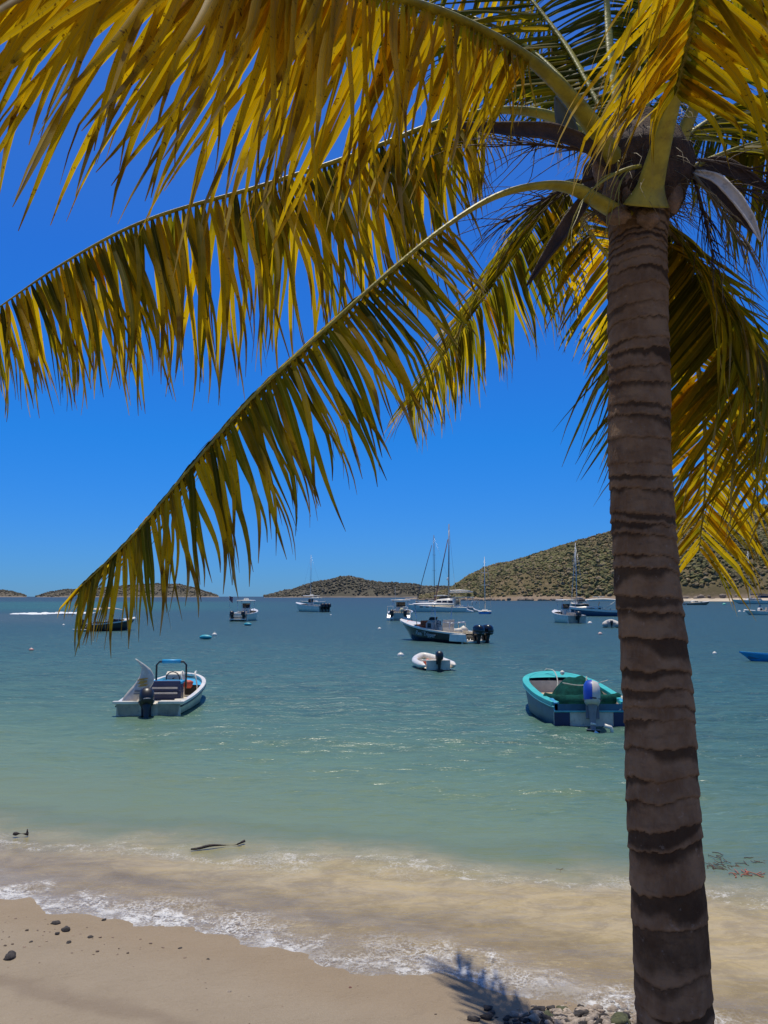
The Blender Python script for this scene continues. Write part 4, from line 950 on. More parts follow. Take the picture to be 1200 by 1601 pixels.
for i in range(NZ):
    f = arc[i] / TL; tdir = (cl[min(NZ - 1, i + 1)] - cl[max(0, i - 1)]).normalized(); ux = Vector((1, 0, 0)); ux = (ux - tdir * ux.dot(tdir)).normalized(); uy = tdir.cross(ux)
    for j in range(NT):
        th = j / NT * 2 * math.pi; cx, sy = math.cos(th), math.sin(th)
        k0 = int(np.searchsorted(rings, arc[i])) - 1; k0 = max(k0, 0); P_ = ringp[k0]
        s = arc[i] + .026 * mn.noise(Vector((cx * 1.3, sy * 1.3, arc[i] * 3.0))) * (1.3 - f) + .011 * mn.noise(Vector((cx * 5, sy * 5, arc[i] * 9))) + .004 * mn.noise(Vector((cx * 17, sy * 17, arc[i] * 22)))
        s += (.030 * (1 - f) + .010) * math.sin(th + arc[i] * 2.3 + 1.0)
        k = max(0, int(np.searchsorted(rings, s)) - 1); a, b_ = rings[k], rings[k + 1]; ph = (s - a) / (b_ - a); P_ = ringp[k]
        led = (.0068 * (1 - ph) ** 1.5 - .0026) * (.6 + .8 * P_[2])                          # ledge at the foot of each ring
        if ph < .05: led *= ph / .05
        rr = rr_[i] + led + .004 * mn.noise(Vector((cx * 2, sy * 2, arc[i] * 5))) + .0026 * mn.noise(Vector((cx * 9, sy * 9, arc[i] * 26)))
        if arc[i] > TL - .09: rr *= 1.0
        V.append(cl[i] + (ux * cx + uy * sy) * rr - T0)
        # dark scar: upper part of each ring, wedge-shaped round the trunk
        wdt = P_[3] * (.75 + .55 * math.sin(th * 1 + P_[4]) + .5 * mn.noise(Vector((cx * 1.5, sy * 1.5, k * 3.7))))
        d = (wdt - (1 - ph)) * 3.5; d = max(0, min(1, d + .15)); line = max(0, 1 - min(ph, 1 - ph) / .045)
        band.append((d * (.62 + .38 * P_[2]), line, P_[2], f))
m, n, b = newmat('palm_bark'); tcn = N(n, 'ShaderNodeTexCoord'); OB = tcn.outputs['Object']
at_ = N(n, 'ShaderNodeAttribute', attribute_name='band'); sp3 = N(n, 'ShaderNodeSeparateColor'); L(n, at_.outputs['Color'], sp3.inputs[0])
mp = N(n, 'ShaderNodeMapping'); mp.inputs['Scale'].default_value = (1, 1, .22); L(n, OB, mp.inputs[0])
mp2 = N(n, 'ShaderNodeMapping'); mp2.inputs['Scale'].default_value = (1, 1, 3.0); L(n, OB, mp2.inputs[0])
fib = noise_(n, 70, 5, .7, mp.outputs[0]); blo = noise_(n, 7, 5, .65, OB); hor = noise_(n, 9, 5, .7, mp2.outputs[0])
c = mixc(n, sstep(n, blo, .32, .68), (.185, .105, .054), (.300, .190, .105))
c = mixc(n, math_(n, 'MULTIPLY', sstep(n, hor, .5, .75), .5), c, (.070, .043, .028))
c = mixc(n, math_(n, 'MULTIPLY', sstep(n, fib, .42, .75), .45), c, (.25, .18, .12))
dk_ = math_(n, 'ADD', sp3.outputs[0], math_(n, 'MULTIPLY', math_(n, 'SUBTRACT', noise_(n, 16, 5, .7, OB), .5), .7))
c = mixc(n, math_(n, 'MULTIPLY', sstep(n, dk_, .05, .95), .78), c, (.028, .016, .009))
c = mixc(n, math_(n, 'MULTIPLY', sp3.outputs[1], .55), c, (.03, .02, .015))
c = mixc(n, math_(n, 'MULTIPLY', sstep(n, noise_(n, 26, 3, .6, OB), .64, .72), .25), c, (.42, .35, .28))
L(n, c, b.inputs['Base Color']); b.inputs['Roughness'].default_value = .93; b.inputs['Specular IOR Level'].default_value = .15
bp = N(n, 'ShaderNodeBump'); bp.inputs['Strength'].default_value = .9; bp.inputs['Distance'].default_value = .010
L(n, math_(n, 'ADD', fib, math_(n, 'MULTIPLY', hor, .8)), bp.inputs['Height']); L(n, bp.outputs[0], b.inputs['Normal'])
ii = np.arange(NZ - 1)[:, None] * NT; jj = np.arange(NT)[None, :]; j2 = (np.arange(NT) + 1)[None, :] % NT
F = np.stack([ii + jj, ii + j2, ii + j2 + NT, ii + jj + NT], -1).reshape(-1, 4)
np_mesh('trunk', V, F, m, tree, cols={'band': band})
top = cl[-1]

# ---- materials of the crown
def leaf_mat(name, g1, g2, y1, y2):
    m, n, b = newmat(name); at_ = N(n, 'ShaderNodeAttribute', attribute_name='leaf'); s3 = N(n, 'ShaderNodeSeparateColor'); L(n, at_.outputs['Color'], s3.inputs[0])
    al = at_.outputs['Alpha']; t, u, rnd = s3.outputs[0], s3.outputs[1], s3.outputs[2]
    tcn = N(n, 'ShaderNodeTexCoord'); OB = tcn.outputs['Object']
    nb = noise_(n, 9, 4, .6, OB); ns = noise_(n, 48, 4, .7, OB); nst = noise_(n, 4, 3, .5, OB)
    yel = math_(n, 'ADD', al, math_(n, 'MULTIPLY', math_(n, 'SUBTRACT', math_(n, 'ADD', nb, rnd), 1.0), .55)); yel = math_(n, 'ADD', yel, math_(n, 'MULTIPLY', math_(n, 'SUBTRACT', t, .4), .25))
    c = mixc(n, rnd, g1, g2); cy = mixc(n, nst, y1, y2); c = mixc(n, sstep(n, yel, .25, .75), c, cy)
    vein = math_(n, 'SINE', math_(n, 'MULTIPLY', u, 44.0)); c = mixc(n, math_(n, 'MULTIPLY', sstep(n, vein, .2, 1.0), .22), c, (.12, .10, .02))
    mid = math_(n, 'SUBTRACT', 1.0, sstep(n, math_(n, 'ABSOLUTE', math_(n, 'SUBTRACT', u, .5)), .03, .10)); c = mixc(n, math_(n, 'MULTIPLY', mid, .45), c, (.40, .34, .10))
    spots = math_(n, 'MULTIPLY', sstep(n, ns, .60, .66), sstep(n, yel, .45, .8)); c = mixc(n, math_(n, 'MULTIPLY', spots, .8), c, (.09, .03, .01))
    # brown then bleached tips
    tt = math_(n, 'ADD', t, math_(n, 'MULTIPLY', math_(n, 'SUBTRACT', math_(n, 'ADD', rnd, nb), 1.0), .34))
    brown = math_(n, 'MULTIPLY', sstep(n, tt, .75, .85), sstep(n, math_(n, 'ADD', al, math_(n, 'MULTIPLY', nst, .6)), .35, .7)); c = mixc(n, math_(n, 'MULTIPLY', brown, .72), c, (.085, .032, .015))
    c = mixc(n, math_(n, 'MULTIPLY', sstep(n, tt, .90, .96), .7), c, (.42, .33, .20))
    L(n, c, b.inputs['Base Color']); b.inputs['Roughness'].default_value = .5; b.inputs['Specular IOR Level'].default_value = .12
    trn = N(n, 'ShaderNodeBsdfTranslucent'); c2 = mixc(n, 1.0, c, (1.0, .95, .40), 'MULTIPLY'); L(n, c2, trn.inputs[0])
    mx = N(n, 'ShaderNodeMixShader'); mx.inputs[0].default_value = .74; L(n, b.outputs[0], mx.inputs[1]); L(n, trn.outputs[0], mx.inputs[2])
    out = [q_ for q_ in n.nodes if q_.type == 'OUTPUT_MATERIAL'][0]; L(n, mx.outputs[0], out.inputs[0])
    return m
M_leaf = leaf_mat('palm_leaflet', (.150, .155, .010), (.250, .225, .013), (.60, .43, .010), (.76, .50, .010))
M_petiole = mat('palm_petiole', (.33, .28, .025), .5, .35, 9, dirt_or_shade=(.14, .09, .03), bump=.2)
M_petb = mat('palm_petiole_brown', (.20, .15, .07), .6, .3, 9, dirt_or_shade=(.10, .06, .03), bump=.3)
M_fib = mat('palm_fibre', (.080, .044, .026), .95, .5, 22, bump=1.0)
M_dead = mat('dead_bract', (.070, .042, .030), .8, .35, 12, bump=.5)
M_pale = mat('bleached_bract', (.68, .60, .48), .75, .15, 8, dirt_or_shade=(.12, .10, .08), bump=.3)  # dark blotches stand in for leaflet shadows, painted into the pale colour

def frond(ctrl, base_r=.055, start=.25, Lmax=.75, wmax=.036, n_leaf=95, droop=1.2, fwd=.55, fb=.6, fs=1.0, yellow=.3, seed=1, side_lift=.15, m_pet=None, wind=(0, 0, 0), asym=(1, 1), flare=1.0, curl=.25, endL=.30, label=None, gap=0.0, spread=1.0, up=0.0, twist=0.0):
    r = random.Random(seed); P = spline([un(*c) for c in ctrl], 140); NP = len(P)
    a = MB(); rads = []
    for i in range(NP):
        t = i / (NP - 1); q = base_r * (1 - t) ** .9 * (.55 + .45 * max(0, 1 - t / max(.05, start))) + .004
        if t < .13: q *= 1 + (flare - 1) * (1 - t / .13)
        rads.append(q)
    a.tube([p_ - T0 for p_ in P[::2]], rads[::2], 10, True, .5)
    fo = a.build('frond', m_pet or M_petiole, tree)
    if label: fo['label'] = label
    dn = Vector((0, 0, -1)); Wd = Vector(wind)
    V = []; F = []; Cc = []
    for side in (-1, 1):
        for k in range(n_leaf):
            t = start + (1 - start) * ((k + r.uniform(-.3, .3)) / n_leaf); t = min(.995, max(start, t))
            if r.random() < gap: continue
            fork = r.random() < .30; fq = r.uniform(.25, .6)
            s_ = (t - start) / (1 - start); i = int(t * (NP - 1)); p0 = P[i]; T = (P[min(NP - 1, i + 2)] - P[max(0, i - 2)]).normalized()
            U = (-dn - T * (-dn).dot(T)); U = U.normalized() if U.length > .1 else Vector((0, 1, 0)); Sd = T.cross(U) * side
            isup = up and side > 0; fw = fwd * (fb + fs * s_) * r.uniform(.85, 1.15) * (1 + 1.6 * up if isup else 1)
            d = (Sd * spread + T * fw + U * (side_lift * (1 - up) + .25 * up if isup else side_lift) * r.uniform(.7, 1.25)).normalized()
            prof = (.50 + .50 * min(1, s_ / .22)) * (1 - (1 - endL) * max(0, (s_ - .45) / .55) ** 1.5)
            Ln = Lmax * prof * r.uniform(.82, 1.08) * asym[0 if side < 0 else 1] * (1 - .30 * up if isup else 1)
            if Ln < .03: continue
            wd = wmax * (.55 + .45 * prof) * r.uniform(.7, 1.1) * (1 - .42 * s_ ** 2); ns = 11; yl = min(1, max(0, yellow + r.gauss(0, .11))); rn = r.random()
            Wv = (T - d * T.dot(d)).normalized(); tw = twist * side + r.gauss(0, .22); g_ = droop * r.uniform(.75, 1.3) * (1 - .65 * up if isup else 1); cu_ = r.gauss(0, curl)
            kink = r.uniform(.45, .9) if r.random() < .25 else 9
            st0 = (d.copy(), Wv.copy(), kink); ph = r.random() * 6
            for br in ((-1, 1) if fork else (0,)):
              d, Wv, kink = st0[0].copy(), st0[1].copy(), st0[2]; pos = p0.copy(); base_i = len(V)
              if br > 0: Ln *= r.uniform(.75, .97)
              for j in range(ns + 1):
                  q = j / ns
                  w = wd * .5 * (min(1, .35 + q / .10) if q < .10 else 1) * (max(0.0, 1 - max(0, (q - .30) / .70) ** 1.35)) ** .9 + .0009
                  Nn = d.cross(Wv).normalized(); ww = (Wv * math.cos(tw + cu_ * q * 2) + Nn * math.sin(tw + cu_ * q * 2)); nn = d.cross(ww).normalized()
                  rel = pos - T0
                  if br: w *= (1 if q < fq else .56); rel = rel + ww * w * br * min(1.0, max(0.0, q - fq) / .10) * (.95 + 1.8 * max(0, q - fq)) if q > fq else rel
                  V += [tuple(rel - ww * w + nn * w * .38), tuple(rel), tuple(rel + ww * w + nn * w * .38)]
                  Cc += [(q, 0, rn, yl), (q, .5, rn, yl), (q, 1, rn, yl)]
                  st_ = Ln / ns
                  d = (d + dn * g_ * (1.0 / ns) * (.25 + 1.7 * q * q) + Wd * (1.0 / ns) + Vector((math.sin(ph + q * 5), math.cos(ph * 1.3 + q * 4), 0)) * .022 * (1 + 2.5 * q)).normalized()
                  if q > kink: d = (d + dn * .8).normalized(); kink = 9
                  Wv = (Wv - d * Wv.dot(d)).normalized(); pos = pos + d * st_
              for j in range(ns):
                  b0 = base_i + j * 3
                  F += [(b0, b0 + 1, b0 + 4, b0 + 3), (b0 + 1, b0 + 2, b0 + 5, b0 + 4)]
    np_mesh('leaflets', V, F, M_leaf, fo, cols={'leaf': Cc})
    return fo
FR = [
 # A  big yellow frond sweeping left over the frame
 dict(ctrl=[(962, 262, 3.72), (925, 195, 3.58), (868, 128, 3.35), (800, 75, 3.08), (690, 20, 2.75), (560, -18, 2.42), (430, -62, 2.15), (290, -112, 1.95), (120, -150, 1.80), (-90, -150, 1.68)], base_r=.062, start=.30, Lmax=0.92, wmax=0.037, n_leaf=92, droop=0.7, fwd=0.8, yellow=0.95, seed=11, fb=0.75, fs=0.6, curl=0.12, twist=0.5, spread=0.3, side_lift=-1.0, endL=.75, wind=(-.10, 0, 0), label='large yellow frond sweeping left across the top'),
 # B
 dict(ctrl=[(950, 255, 3.90), (880, 190, 3.95), (790, 172, 3.92), (690, 190, 3.78), (560, 240, 3.58), (410, 290, 3.36), (235, 342, 3.15), (105, 408, 2.98), (-30, 500, 2.82)], base_r=.055, start=.30, Lmax=0.86, wmax=0.036, n_leaf=108, droop=0.9, fwd=0.45, yellow=0.58, seed=12, twist=0.4, spread=0.5, side_lift=-1.4, endL=.42, label='green and yellow frond drooping to the left edge'),
 # C
 dict(ctrl=[(985, 345, 3.72), (940, 318, 3.62), (895, 295, 3.52), (845, 290, 3.42), (775, 307, 3.30), (695, 355, 3.18), (600, 432, 3.10), (500, 522, 3.03), (400, 615, 2.98), (300, 728, 2.94), (205, 840, 2.92), (118, 925, 2.92)], base_r=.050, up=.9, start=.46, Lmax=0.74, wmax=0.033, n_leaf=108, droop=0.9, fwd=0.7, yellow=0.5, seed=13, twist=0.3, fs=1.7, fb=0.0, spread=0.6, side_lift=-1.4, endL=0.36, asym=(.9, .9), label='olive green frond hanging down to the horizon'),
 # D  behind, pale green
 dict(ctrl=[(945, 320, 4.05), (905, 285, 4.4), (868, 300, 4.8), (820, 372, 5.5), (762, 455, 6.3), (700, 545, 7.15), (640, 630, 8.0)], base_r=.05, start=0.3, Lmax=0.92, wmax=0.055, n_leaf=95, droop=1.1, fwd=0.9, yellow=0.35, seed=14, spread=0.65, side_lift=-0.5, endL=0.7, label='narrow pale green frond seen nearly edge on'),
 # E behind trunk, yellow
 dict(ctrl=[(955, 325, 4.1), (915, 310, 4.35), (905, 330, 4.6), (925, 368, 4.85), (960, 420, 5.1), (985, 510, 5.35), (1000, 620, 5.5)], base_r=.045, start=.30, Lmax=0.66, wmax=0.04, n_leaf=55, droop=1.2, fwd=.55, yellow=.62, seed=15, side_lift=-0.3, gap=.25, label='yellowing frond hanging behind the trunk'),
 # F right, near
 dict(ctrl=[(1015, 325, 3.95), (1050, 362, 4.12), (1095, 425, 4.25), (1150, 500, 4.32), (1215, 585, 4.35), (1300, 690, 4.35), (1390, 810, 4.3)], base_r=.052, start=.12, Lmax=1.25, wmax=0.042, n_leaf=95, droop=0.7, fwd=.30, yellow=0.4, seed=16, spread=0.6, side_lift=-0.7, m_pet=M_petb, wind=(-.2, .1, 0), label='wide dark green frond hanging on the right'),
 # G behind right, yellow tips lit
 dict(ctrl=[(1005, 345, 3.95), (1035, 385, 4.2), (1062, 450, 4.45), (1085, 540, 4.7), (1100, 650, 4.9), (1102, 760, 5.05), (1092, 865, 5.15)], base_r=.045, start=.14, Lmax=0.85, wmax=0.044, n_leaf=80, droop=1.0, fwd=.55, yellow=0.8, seed=17, spread=0.8, side_lift=-0.3, endL=.7, label='yellow tipped frond hanging just right of the trunk'),
 # H right arching out
 dict(ctrl=[(1020, 310, 3.8), (1060, 278, 3.85), (1110, 250, 3.95), (1170, 228, 4.0), (1260, 215, 4.1), (1380, 250, 4.2), (1480, 340, 4.3)], base_r=.058, start=.42, Lmax=0.85, wmax=0.04, n_leaf=70, droop=1.2, fwd=.5, yellow=.3, seed=18, side_lift=-0.7),
 dict(ctrl=[(1030, 270, 4.0), (1060, 225, 4.1), (1105, 190, 4.25), (1160, 160, 4.4), (1250, 135, 4.6), (1360, 140, 4.8), (1480, 190, 4.9)], base_r=.055, start=.20, Lmax=0.75, wmax=0.04, n_leaf=75, droop=1.2, fwd=.5, yellow=.15, seed=19, side_lift=-0.7),
 # I front petiole towards the camera
 dict(ctrl=[(1010, 322, 3.60), (1018, 285, 3.55), (1035, 220, 3.42), (1055, 150, 3.25), (1078, 60, 3.02), (1100, -50, 2.72), (1112, -190, 2.35), (1105, -330, 1.95)], base_r=.082, start=.44, Lmax=0.98, wmax=0.04, n_leaf=46, droop=1.0, fwd=.35, yellow=.72, seed=20, twist=0.4, spread=0.5, flare=1.35, side_lift=-0.9, wind=(-.1, 0, 0), label='thick front frond rising towards the viewer'),
 # J
 dict(ctrl=[(1045, 270, 3.85), (1080, 180, 3.78), (1125, 90, 3.68), (1180, 10, 3.55), (1260, -80, 3.4), (1380, -160, 3.2)], base_r=.06, start=.40, Lmax=0.85, wmax=0.04, n_leaf=60, droop=1.0, yellow=.55, seed=21, side_lift=-0.7),
 # K up and away
 dict(ctrl=[(985, 260, 4.0), (968, 180, 4.15), (955, 90, 4.35), (948, 0, 4.55), (940, -110, 4.75), (930, -230, 4.9)], base_r=.062, start=.22, Lmax=0.85, wmax=0.04, n_leaf=70, droop=1.3, fwd=.4, yellow=.12, seed=22, side_lift=-0.5),
 # L away left
 dict(ctrl=[(965, 250, 4.1), (910, 165, 4.3), (850, 95, 4.55), (770, 40, 4.85), (670, 10, 5.2), (560, 20, 5.6), (460, 70, 5.9)], base_r=.055, start=.18, Lmax=0.85, wmax=0.04, n_leaf=80, droop=1.1, fwd=.45, yellow=.15, seed=23, side_lift=-0.6),
 # M away up right
 dict(ctrl=[(1020, 240, 4.2), (1060, 130, 4.5), (1110, 40, 4.9), (1180, -30, 5.3), (1270, -60, 5.7)], base_r=.055, start=.2, Lmax=0.85, wmax=0.04, n_leaf=70, droop=1.1, fwd=.45, yellow=.12, seed=24, side_lift=-0.6),
 # N behind, filling the top of the crown
 dict(ctrl=[(975, 240, 4.1), (925, 140, 4.35), (870, 50, 4.65), (790, -40, 4.95), (690, -90, 5.2), (570, -110, 5.4)], base_r=.05, start=.22, Lmax=.95, wmax=.042, n_leaf=70, droop=1.0, fwd=.5, yellow=.45, seed=25, side_lift=-.8),
 dict(ctrl=[(1010, 235, 4.1), (1005, 120, 4.4), (1015, 20, 4.7), (1040, -90, 5.0), (1080, -180, 5.2)], base_r=.05, start=.22, Lmax=.85, wmax=.040, n_leaf=60, droop=1.0, fwd=.5, yellow=.25, seed=26, side_lift=-.5),
]
for f_ in FR: frond(**f_)
# ---- crown heart: fibrous sheaths, sawn leaf bases
a = MB(); secs = []; A0 = un(997, 340, 3.80); A1 = un(1000, 185, 3.98)
for i in range(40):
    t = i / 39; c0 = A0.lerp(A1, t); q = []
    for j in range(48):
        th = j / 48 * 6.283; rr = .150 + .115 * math.sin(math.pi * min(1, t * 1.15)) ** .8 - .05 * t ** 3
        rr *= 1 + .20 * mn.noise(Vector((math.cos(th) * 2, math.sin(th) * 2, t * 5))) + .10 * mn.noise(Vector((math.cos(th) * 7, math.sin(th) * 7, t * 3)))
        q.append(c0 + Vector((math.cos(th), math.sin(th), 0)) * rr - T0)
    secs.append(q)
a.loft(secs, True, True); a.build('leaf_sheath', M_fib, tree)
a = MB(); r = random.Random(8)
for k in range(380):
    t = r.random(); c0 = A0.lerp(A1, t) - T0; th = r.uniform(0, 6.283); d = Vector((math.cos(th), math.sin(th), r.uniform(-.6, .5))).normalized(); p_ = c0 + Vector((d.x, d.y, 0)) * .19; P = [p_]
    ln = r.uniform(.04, .16)
    for j in range(4): d = (d + Vector((r.gauss(0, .25), r.gauss(0, .25), -.35))).normalized(); P.append(P[-1] + d * ln / 2)
    a.tube(P, [.0028, .0022, .0016, .001, .0006], 3, False)
a.build('loose_fibre', M_petb, tree)
a = MB(); r = random.Random(3)
for (px, py, dp, rx, rz) in ((968, 337, 3.64, .055, .05), (1012, 341, 3.63, .055, .05), (955, 300, 3.66, .05, .08), (1048, 300, 3.68, .05, .09), (985, 290, 3.66, .05, .1), (1060, 245, 3.75, .05, .1), (940, 262, 3.75, .05, .09)):
    c0 = un(px, py, dp) - T0; a.ball(c0, (rx, .04, rz), 12, 8, .5)
buildn(a, 'leaf_base', mat('old_leaf_base', (.22, .14, .09), .9, .4, 14, bump=.8), tree)
# ---- bracts (boat-shaped) and dead flower stalks
def bract(name, P, wmax, m, label=None, n=30, depthf=.5, flip=1):
    pts = spline([un(*c) - T0 for c in P], n); secs = []
    for i, p_ in enumerate(pts):
        t = i / (n - 1); d = (pts[min(n - 1, i + 1)] - pts[max(0, i - 1)]).normalized(); view = Vector((0, 1, .1)); u = d.cross(view).normalized(); w = u.cross(d)
        ww = wmax * math.sin(math.pi * (.06 + .94 * t)) ** .75 * (1 - .3 * t) + .003
        secs.append([p_ + u * ww * math.cos(x_) + w * ww * depthf * flip * math.sin(x_) + u * .002 * math.sin(x_ * 9 + i) for x_ in np.linspace(0, math.pi, 11)] + [p_ + u * (ww - .008) * math.cos(x_) * .93 + w * ww * depthf * flip * math.sin(x_) * .85 for x_ in np.linspace(math.pi, 0, 11)])
    a = MB(); a.loft(secs, True, True); o = a.build(name, m, tree)
    if label: o['label'] = label
    return o
bract('bract', [(955, 262, 3.7), (915, 225, 3.6), (860, 205, 3.5), (780, 200, 3.4), (695, 193, 3.3)], .045, M_dead, 'dark brown boat-shaped bract pointing left', depthf=.4)
bract('bract', [(930, 300, 3.7), (905, 325, 3.62), (870, 375, 3.55), (823, 447, 3.5)], .036, M_dead, 'dark pointed bract hanging down left')
bract('bract', [(1085, 268, 3.7), (1120, 278, 3.62), (1152, 310, 3.55), (1175, 345, 3.5), (1189, 378, 3.46)], .030, M_pale, 'bleached white curved bract on the right', depthf=.7)
bract('bract', [(1080, 262, 3.75), (1115, 285, 3.68), (1145, 325, 3.6), (1180, 365, 3.55)], .045, M_dead, depthf=.6)
bract('bract', [(900, 225, 3.85), (885, 195, 3.8), (868, 150, 3.75)], .055, mat('grey_bract', (.10, .12, .12), .8, .2), 'short grey bract standing left of the crown')
bract('bract', [(1090, 255, 3.9), (1140, 262, 3.85), (1210, 300, 3.8)], .05, M_dead)
def stalk(c0, dirs, n, ln, m, seed, spread=.5, droop=.9, th=.0032):
    r = random.Random(seed); a = MB(); p0 = un(*c0) - T0; d0 = Vector(dirs).normalized()
    main = [p0]; d = d0.copy()
    for j in range(7): d = (d + Vector((0, 0, -.06))).normalized(); main.append(main[-1] + d * ln * .13)
    a.tube(main, [th * 3 * (1 - j / 10) for j in range(8)], 5)
    for k in range(n):
        p_ = main[r.randrange(1, 8)]; d = (d0 + Vector((r.gauss(0, spread), r.gauss(0, spread), r.gauss(0, spread)))).normalized(); P = [p_]; L_ = ln * r.uniform(.3, 1)
        for j in range(6): d = (d + Vector((r.gauss(0, .1), r.gauss(0, .1), -droop * .16))).normalized(); P.append(P[-1] + d * L_ / 6)
        a.tube(P, [th * (1 - j / 8) for j in range(7)], 4, False)
    return a.build('dead_flower_stalk', m, tree)
stalk((930, 240, 3.65), (-1, -.1, .25), 34, .55, M_dead, 1, .35, .5)
stalk((935, 275, 3.8), (-1, .2, -.2), 40, .52, M_dead, 2, .3, .9)
stalk((1085, 275, 3.65), (.5, -.1, -.7), 42, .42, M_petb, 3, .32, 1.3)
stalk((1085, 280, 3.75), (.25, 0, -1), 36, .40, M_dead, 4, .3, 1.0)
stalk((1110, 285, 3.8), (1, 0, -.1), 44, .5, M_dead, 5, .4, .6)
stalk((1075, 250, 3.8), (1, .1, .1), 20, .5, M_dead, 6, .4, 1.0)
stalk((1000, 260, 3.6), (-.4, -.3, -.2), 8, .5, M_petiole, 7, .5, 1.6, .004)

# ================================================================ THINGS ON THE SAND
STONE = mat('dark_beach_stone', (.055, .045, .038), .8, .4, 30, bump=.6); MOSSY = mat('algae_green_rock', (.10, .105, .045), .85, .4, 25, bump=.7); CORAL = mat('pale_coral_rubble', (.42, .34, .26), .9, .35, 30, bump=.6)
REDST = mat('reddish_pebble', (.16, .06, .045), .8, .3, 30)
def stone(px, py, r, m, label, seed, name='beach_stone', grp=None, flat=.6):
    p = hit_sand(px, py); a = MB(); rs = random.Random(seed); off = Vector((rs.random() * 9, rs.random() * 9, 0))
    for v, f in [(0, 0)]:
        b_ = MB(); b_.ball((0, 0, 0), (1, 1, 1), 16, 10)
        a.v = [tuple(Vector((x_ * r * 1.15, y_ * r * .9, z_ * r * flat)) * (1 + .45 * mn.noise(Vector((x_, y_, z_)) * 1.1 + off) + .16 * mn.noise(Vector((x_, y_, z_)) * 3 + off))) for x_, y_, z_ in b_.v]; a.f = b_.f; a.sm = b_.sm
    o = a.build(name, m); o.location = (p.x, p.y, p.z + r * flat * .35); o.rotation_euler = (0, 0, rs.random() * 6); return tag(o, label, 'stone', grp)
stone(15, 1499, .052, STONE, 'dark rounded stone alone at the left edge of the sand', 1, flat=.7)
stone(87, 1445, .036, STONE, 'dark flat stone topmost in the little stone cluster on the sand', 2)
stone(103, 1455, .042, STONE, 'largest brown stone of the cluster on the left sand', 3)
stone(89, 1461, .024, STONE, 'small stone at the lower left of the cluster', 4); stone(107, 1475, .024, STONE, 'small dark stone just below the cluster', 5)
stone(141, 1466, .022, STONE, 'small stone right of the cluster on the left sand', 6); stone(162, 1439, .018, STONE, 'small dark stone by the foam above right of the cluster', 7)
stone(547, 1545, .013, REDST, 'tiny reddish pebble alone on the middle sand', 8); stone(281, 1484, .018, STONE, 'little purple-grey shell bit below the foam', 9); stone(325, 1501, .014, STONE, 'tiny dark pebble on bare sand', 10)
stone(358, 1552, .018, CORAL, 'pair of tan shell bits on the sand', 12)
stone(48, 1474, .018, STONE, 'small dark chip left of the stone cluster', 13)
# rubble at the lower right edge of the water, a heap of countless small bits
a = MB(); r = random.Random(21)
for k in range(260):
    px = r.gauss(905, 55); py = 1590 + r.gauss(4, 9) - abs(px - 880) * .03; px = max(790, min(1010, px)); p = hit_sand(px, py + 4); s = .008 + r.random() ** 2 * .03
    a.ball((p.x, p.y, p.z + s * .4), (s * 1.3, s, s * .8), 8, 5, .7)
o = a.build('coral_rubble', CORAL); tag(o, 'pale coral rubble heaped at the water edge left of the trunk', 'rubble', kind='stuff')
a = MB(); r = random.Random(22)
for k in range(150):
    px = r.gauss(880, 60); py = 1594 + r.gauss(0, 9); p = hit_sand(px, py + 4); s = .008 + r.random() ** 2 * .03
    a.ball((p.x, p.y, p.z + s * .4), (s * 1.3, s, s * .7), 8, 5, .7)
o = a.build('dark_rubble', STONE); tag(o, 'dark pebbles mixed with rubble in the palm shadow', 'rubble', kind='stuff')
stone(968, 1601, .075, MOSSY, 'green algae-covered rock at the foot of the palm', 30, flat=.6); stone(880, 1583, .05, MOSSY, 'dark olive rock at the top of the rubble', 31)
stone(855, 1592, .045, MOSSY, 'olive rock left of the rubble heap', 32); stone(1040, 1592, .05, CORAL, 'tan rock hidden beside the trunk', 33) if False else None
a = MB(); r = random.Random(23)
for k in range(210):
    px = r.random() ** 1.5 * 330 - 5; py = 1425 + r.random() * 75 + px * .06 - 15; p = hit_sand(px, py); s = .003 + r.random() ** 3 * .012
    if soff(p.x, p.y) > -.25: continue
    a.ball((p.x, p.y, p.z + s * .3), (s * 1.2, s, s * .6), 6, 4, .5)
for k in range(110):
    p = hit_sand(r.uniform(0, 900), r.uniform(1500, 1601)); s = .002 + r.random() ** 3 * .007
    if soff(p.x, p.y) > -.2: continue
    a.ball((p.x, p.y, p.z + s * .3), (s * 1.2, s, s * .6), 6, 4, .5)
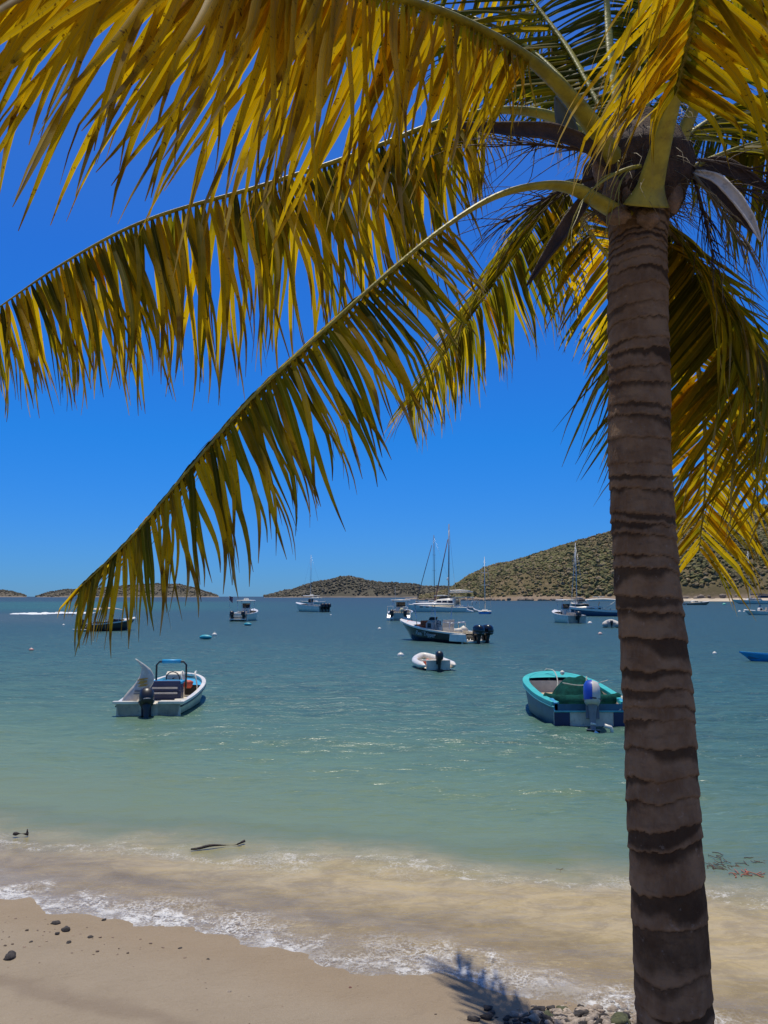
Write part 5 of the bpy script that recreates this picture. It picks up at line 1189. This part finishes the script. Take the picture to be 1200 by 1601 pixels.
o = a.build('shell_grit', mat('shell_grit', (.24, .17, .12), .9, .75, 3)); tag(o, 'scattered shell and pebble grit on the sand', 'grit', kind='stuff')
# driftwood
WOOD = mat('wet_driftwood', (.045, .028, .020), .6, .4, 14, bump=.6)
def drift(P, rad_, label, twigs=()):
    a = MB(); pts = spline([at(px, py, .03) for px, py in P], 16); c0 = pts[0].copy()
    for i, p_ in enumerate(pts): p_.z += .02 * mn.noise(p_ * 6)
    a.tube([p_ - c0 for p_ in pts], [rad_ * (.6 + .5 * math.sin(i * .5)) for i in range(16)], 8)
    for (i, dx, dz) in twigs: a.tube([pts[i] - c0, pts[i] - c0 + Vector((dx, 0, dz))], [rad_ * .7, rad_ * .3], 6)
    o = a.build('driftwood', WOOD); o.location = c0; tag(o, label, 'driftwood')
drift([(298, 1327), (325, 1324), (352, 1321), (368, 1320), (382, 1316)], .016, 'long dark driftwood branch floating in the shallows', ((12, .05, .03),))
drift([(20, 1304.5), (30, 1304), (44, 1303)], .022, 'short dark driftwood piece at the left edge of the shallows', ((14, .0, .06),))
# seaweed on the right
a = MB(); r = random.Random(31)
for k in range(120):
    px = r.gauss(955, 45) if k < 70 else r.uniform(1105, 1195); py = 1352 + r.gauss(0, 9) + (3 if px > 1050 else 0); p = at(px, py, -.012); P = [p]; an = r.uniform(0, 6.28)
    for j in range(6): an += r.gauss(0, .6); P.append(P[-1] + Vector((math.cos(an) * .022, math.sin(an) * .03, 0)))
    a.tube(P, .0035, 4, True)
o = a.build('seaweed', mat('brown_seaweed', (.10, .055, .035), .8, .4, 9)); tag(o, 'dark drifting seaweed in the shallows by the trunk', 'seaweed', kind='stuff')
a = MB(); r = random.Random(32)
for k in range(12):
    p = at(r.gauss(1166, 8), 1366 + r.gauss(0, 2), .004); P = [p]; an = r.uniform(0, 6.28)
    for j in range(5): an += r.gauss(0, .5); P.append(P[-1] + Vector((math.cos(an) * .02, math.sin(an) * .03, .001)))
    a.tube(P, .005, 4, True)
o = a.build('red_seaweed', mat('red_seaweed', (.38, .12, .07), .7, .3, 9)); tag(o, 'orange-red seaweed in the shallows at the right edge', 'seaweed')
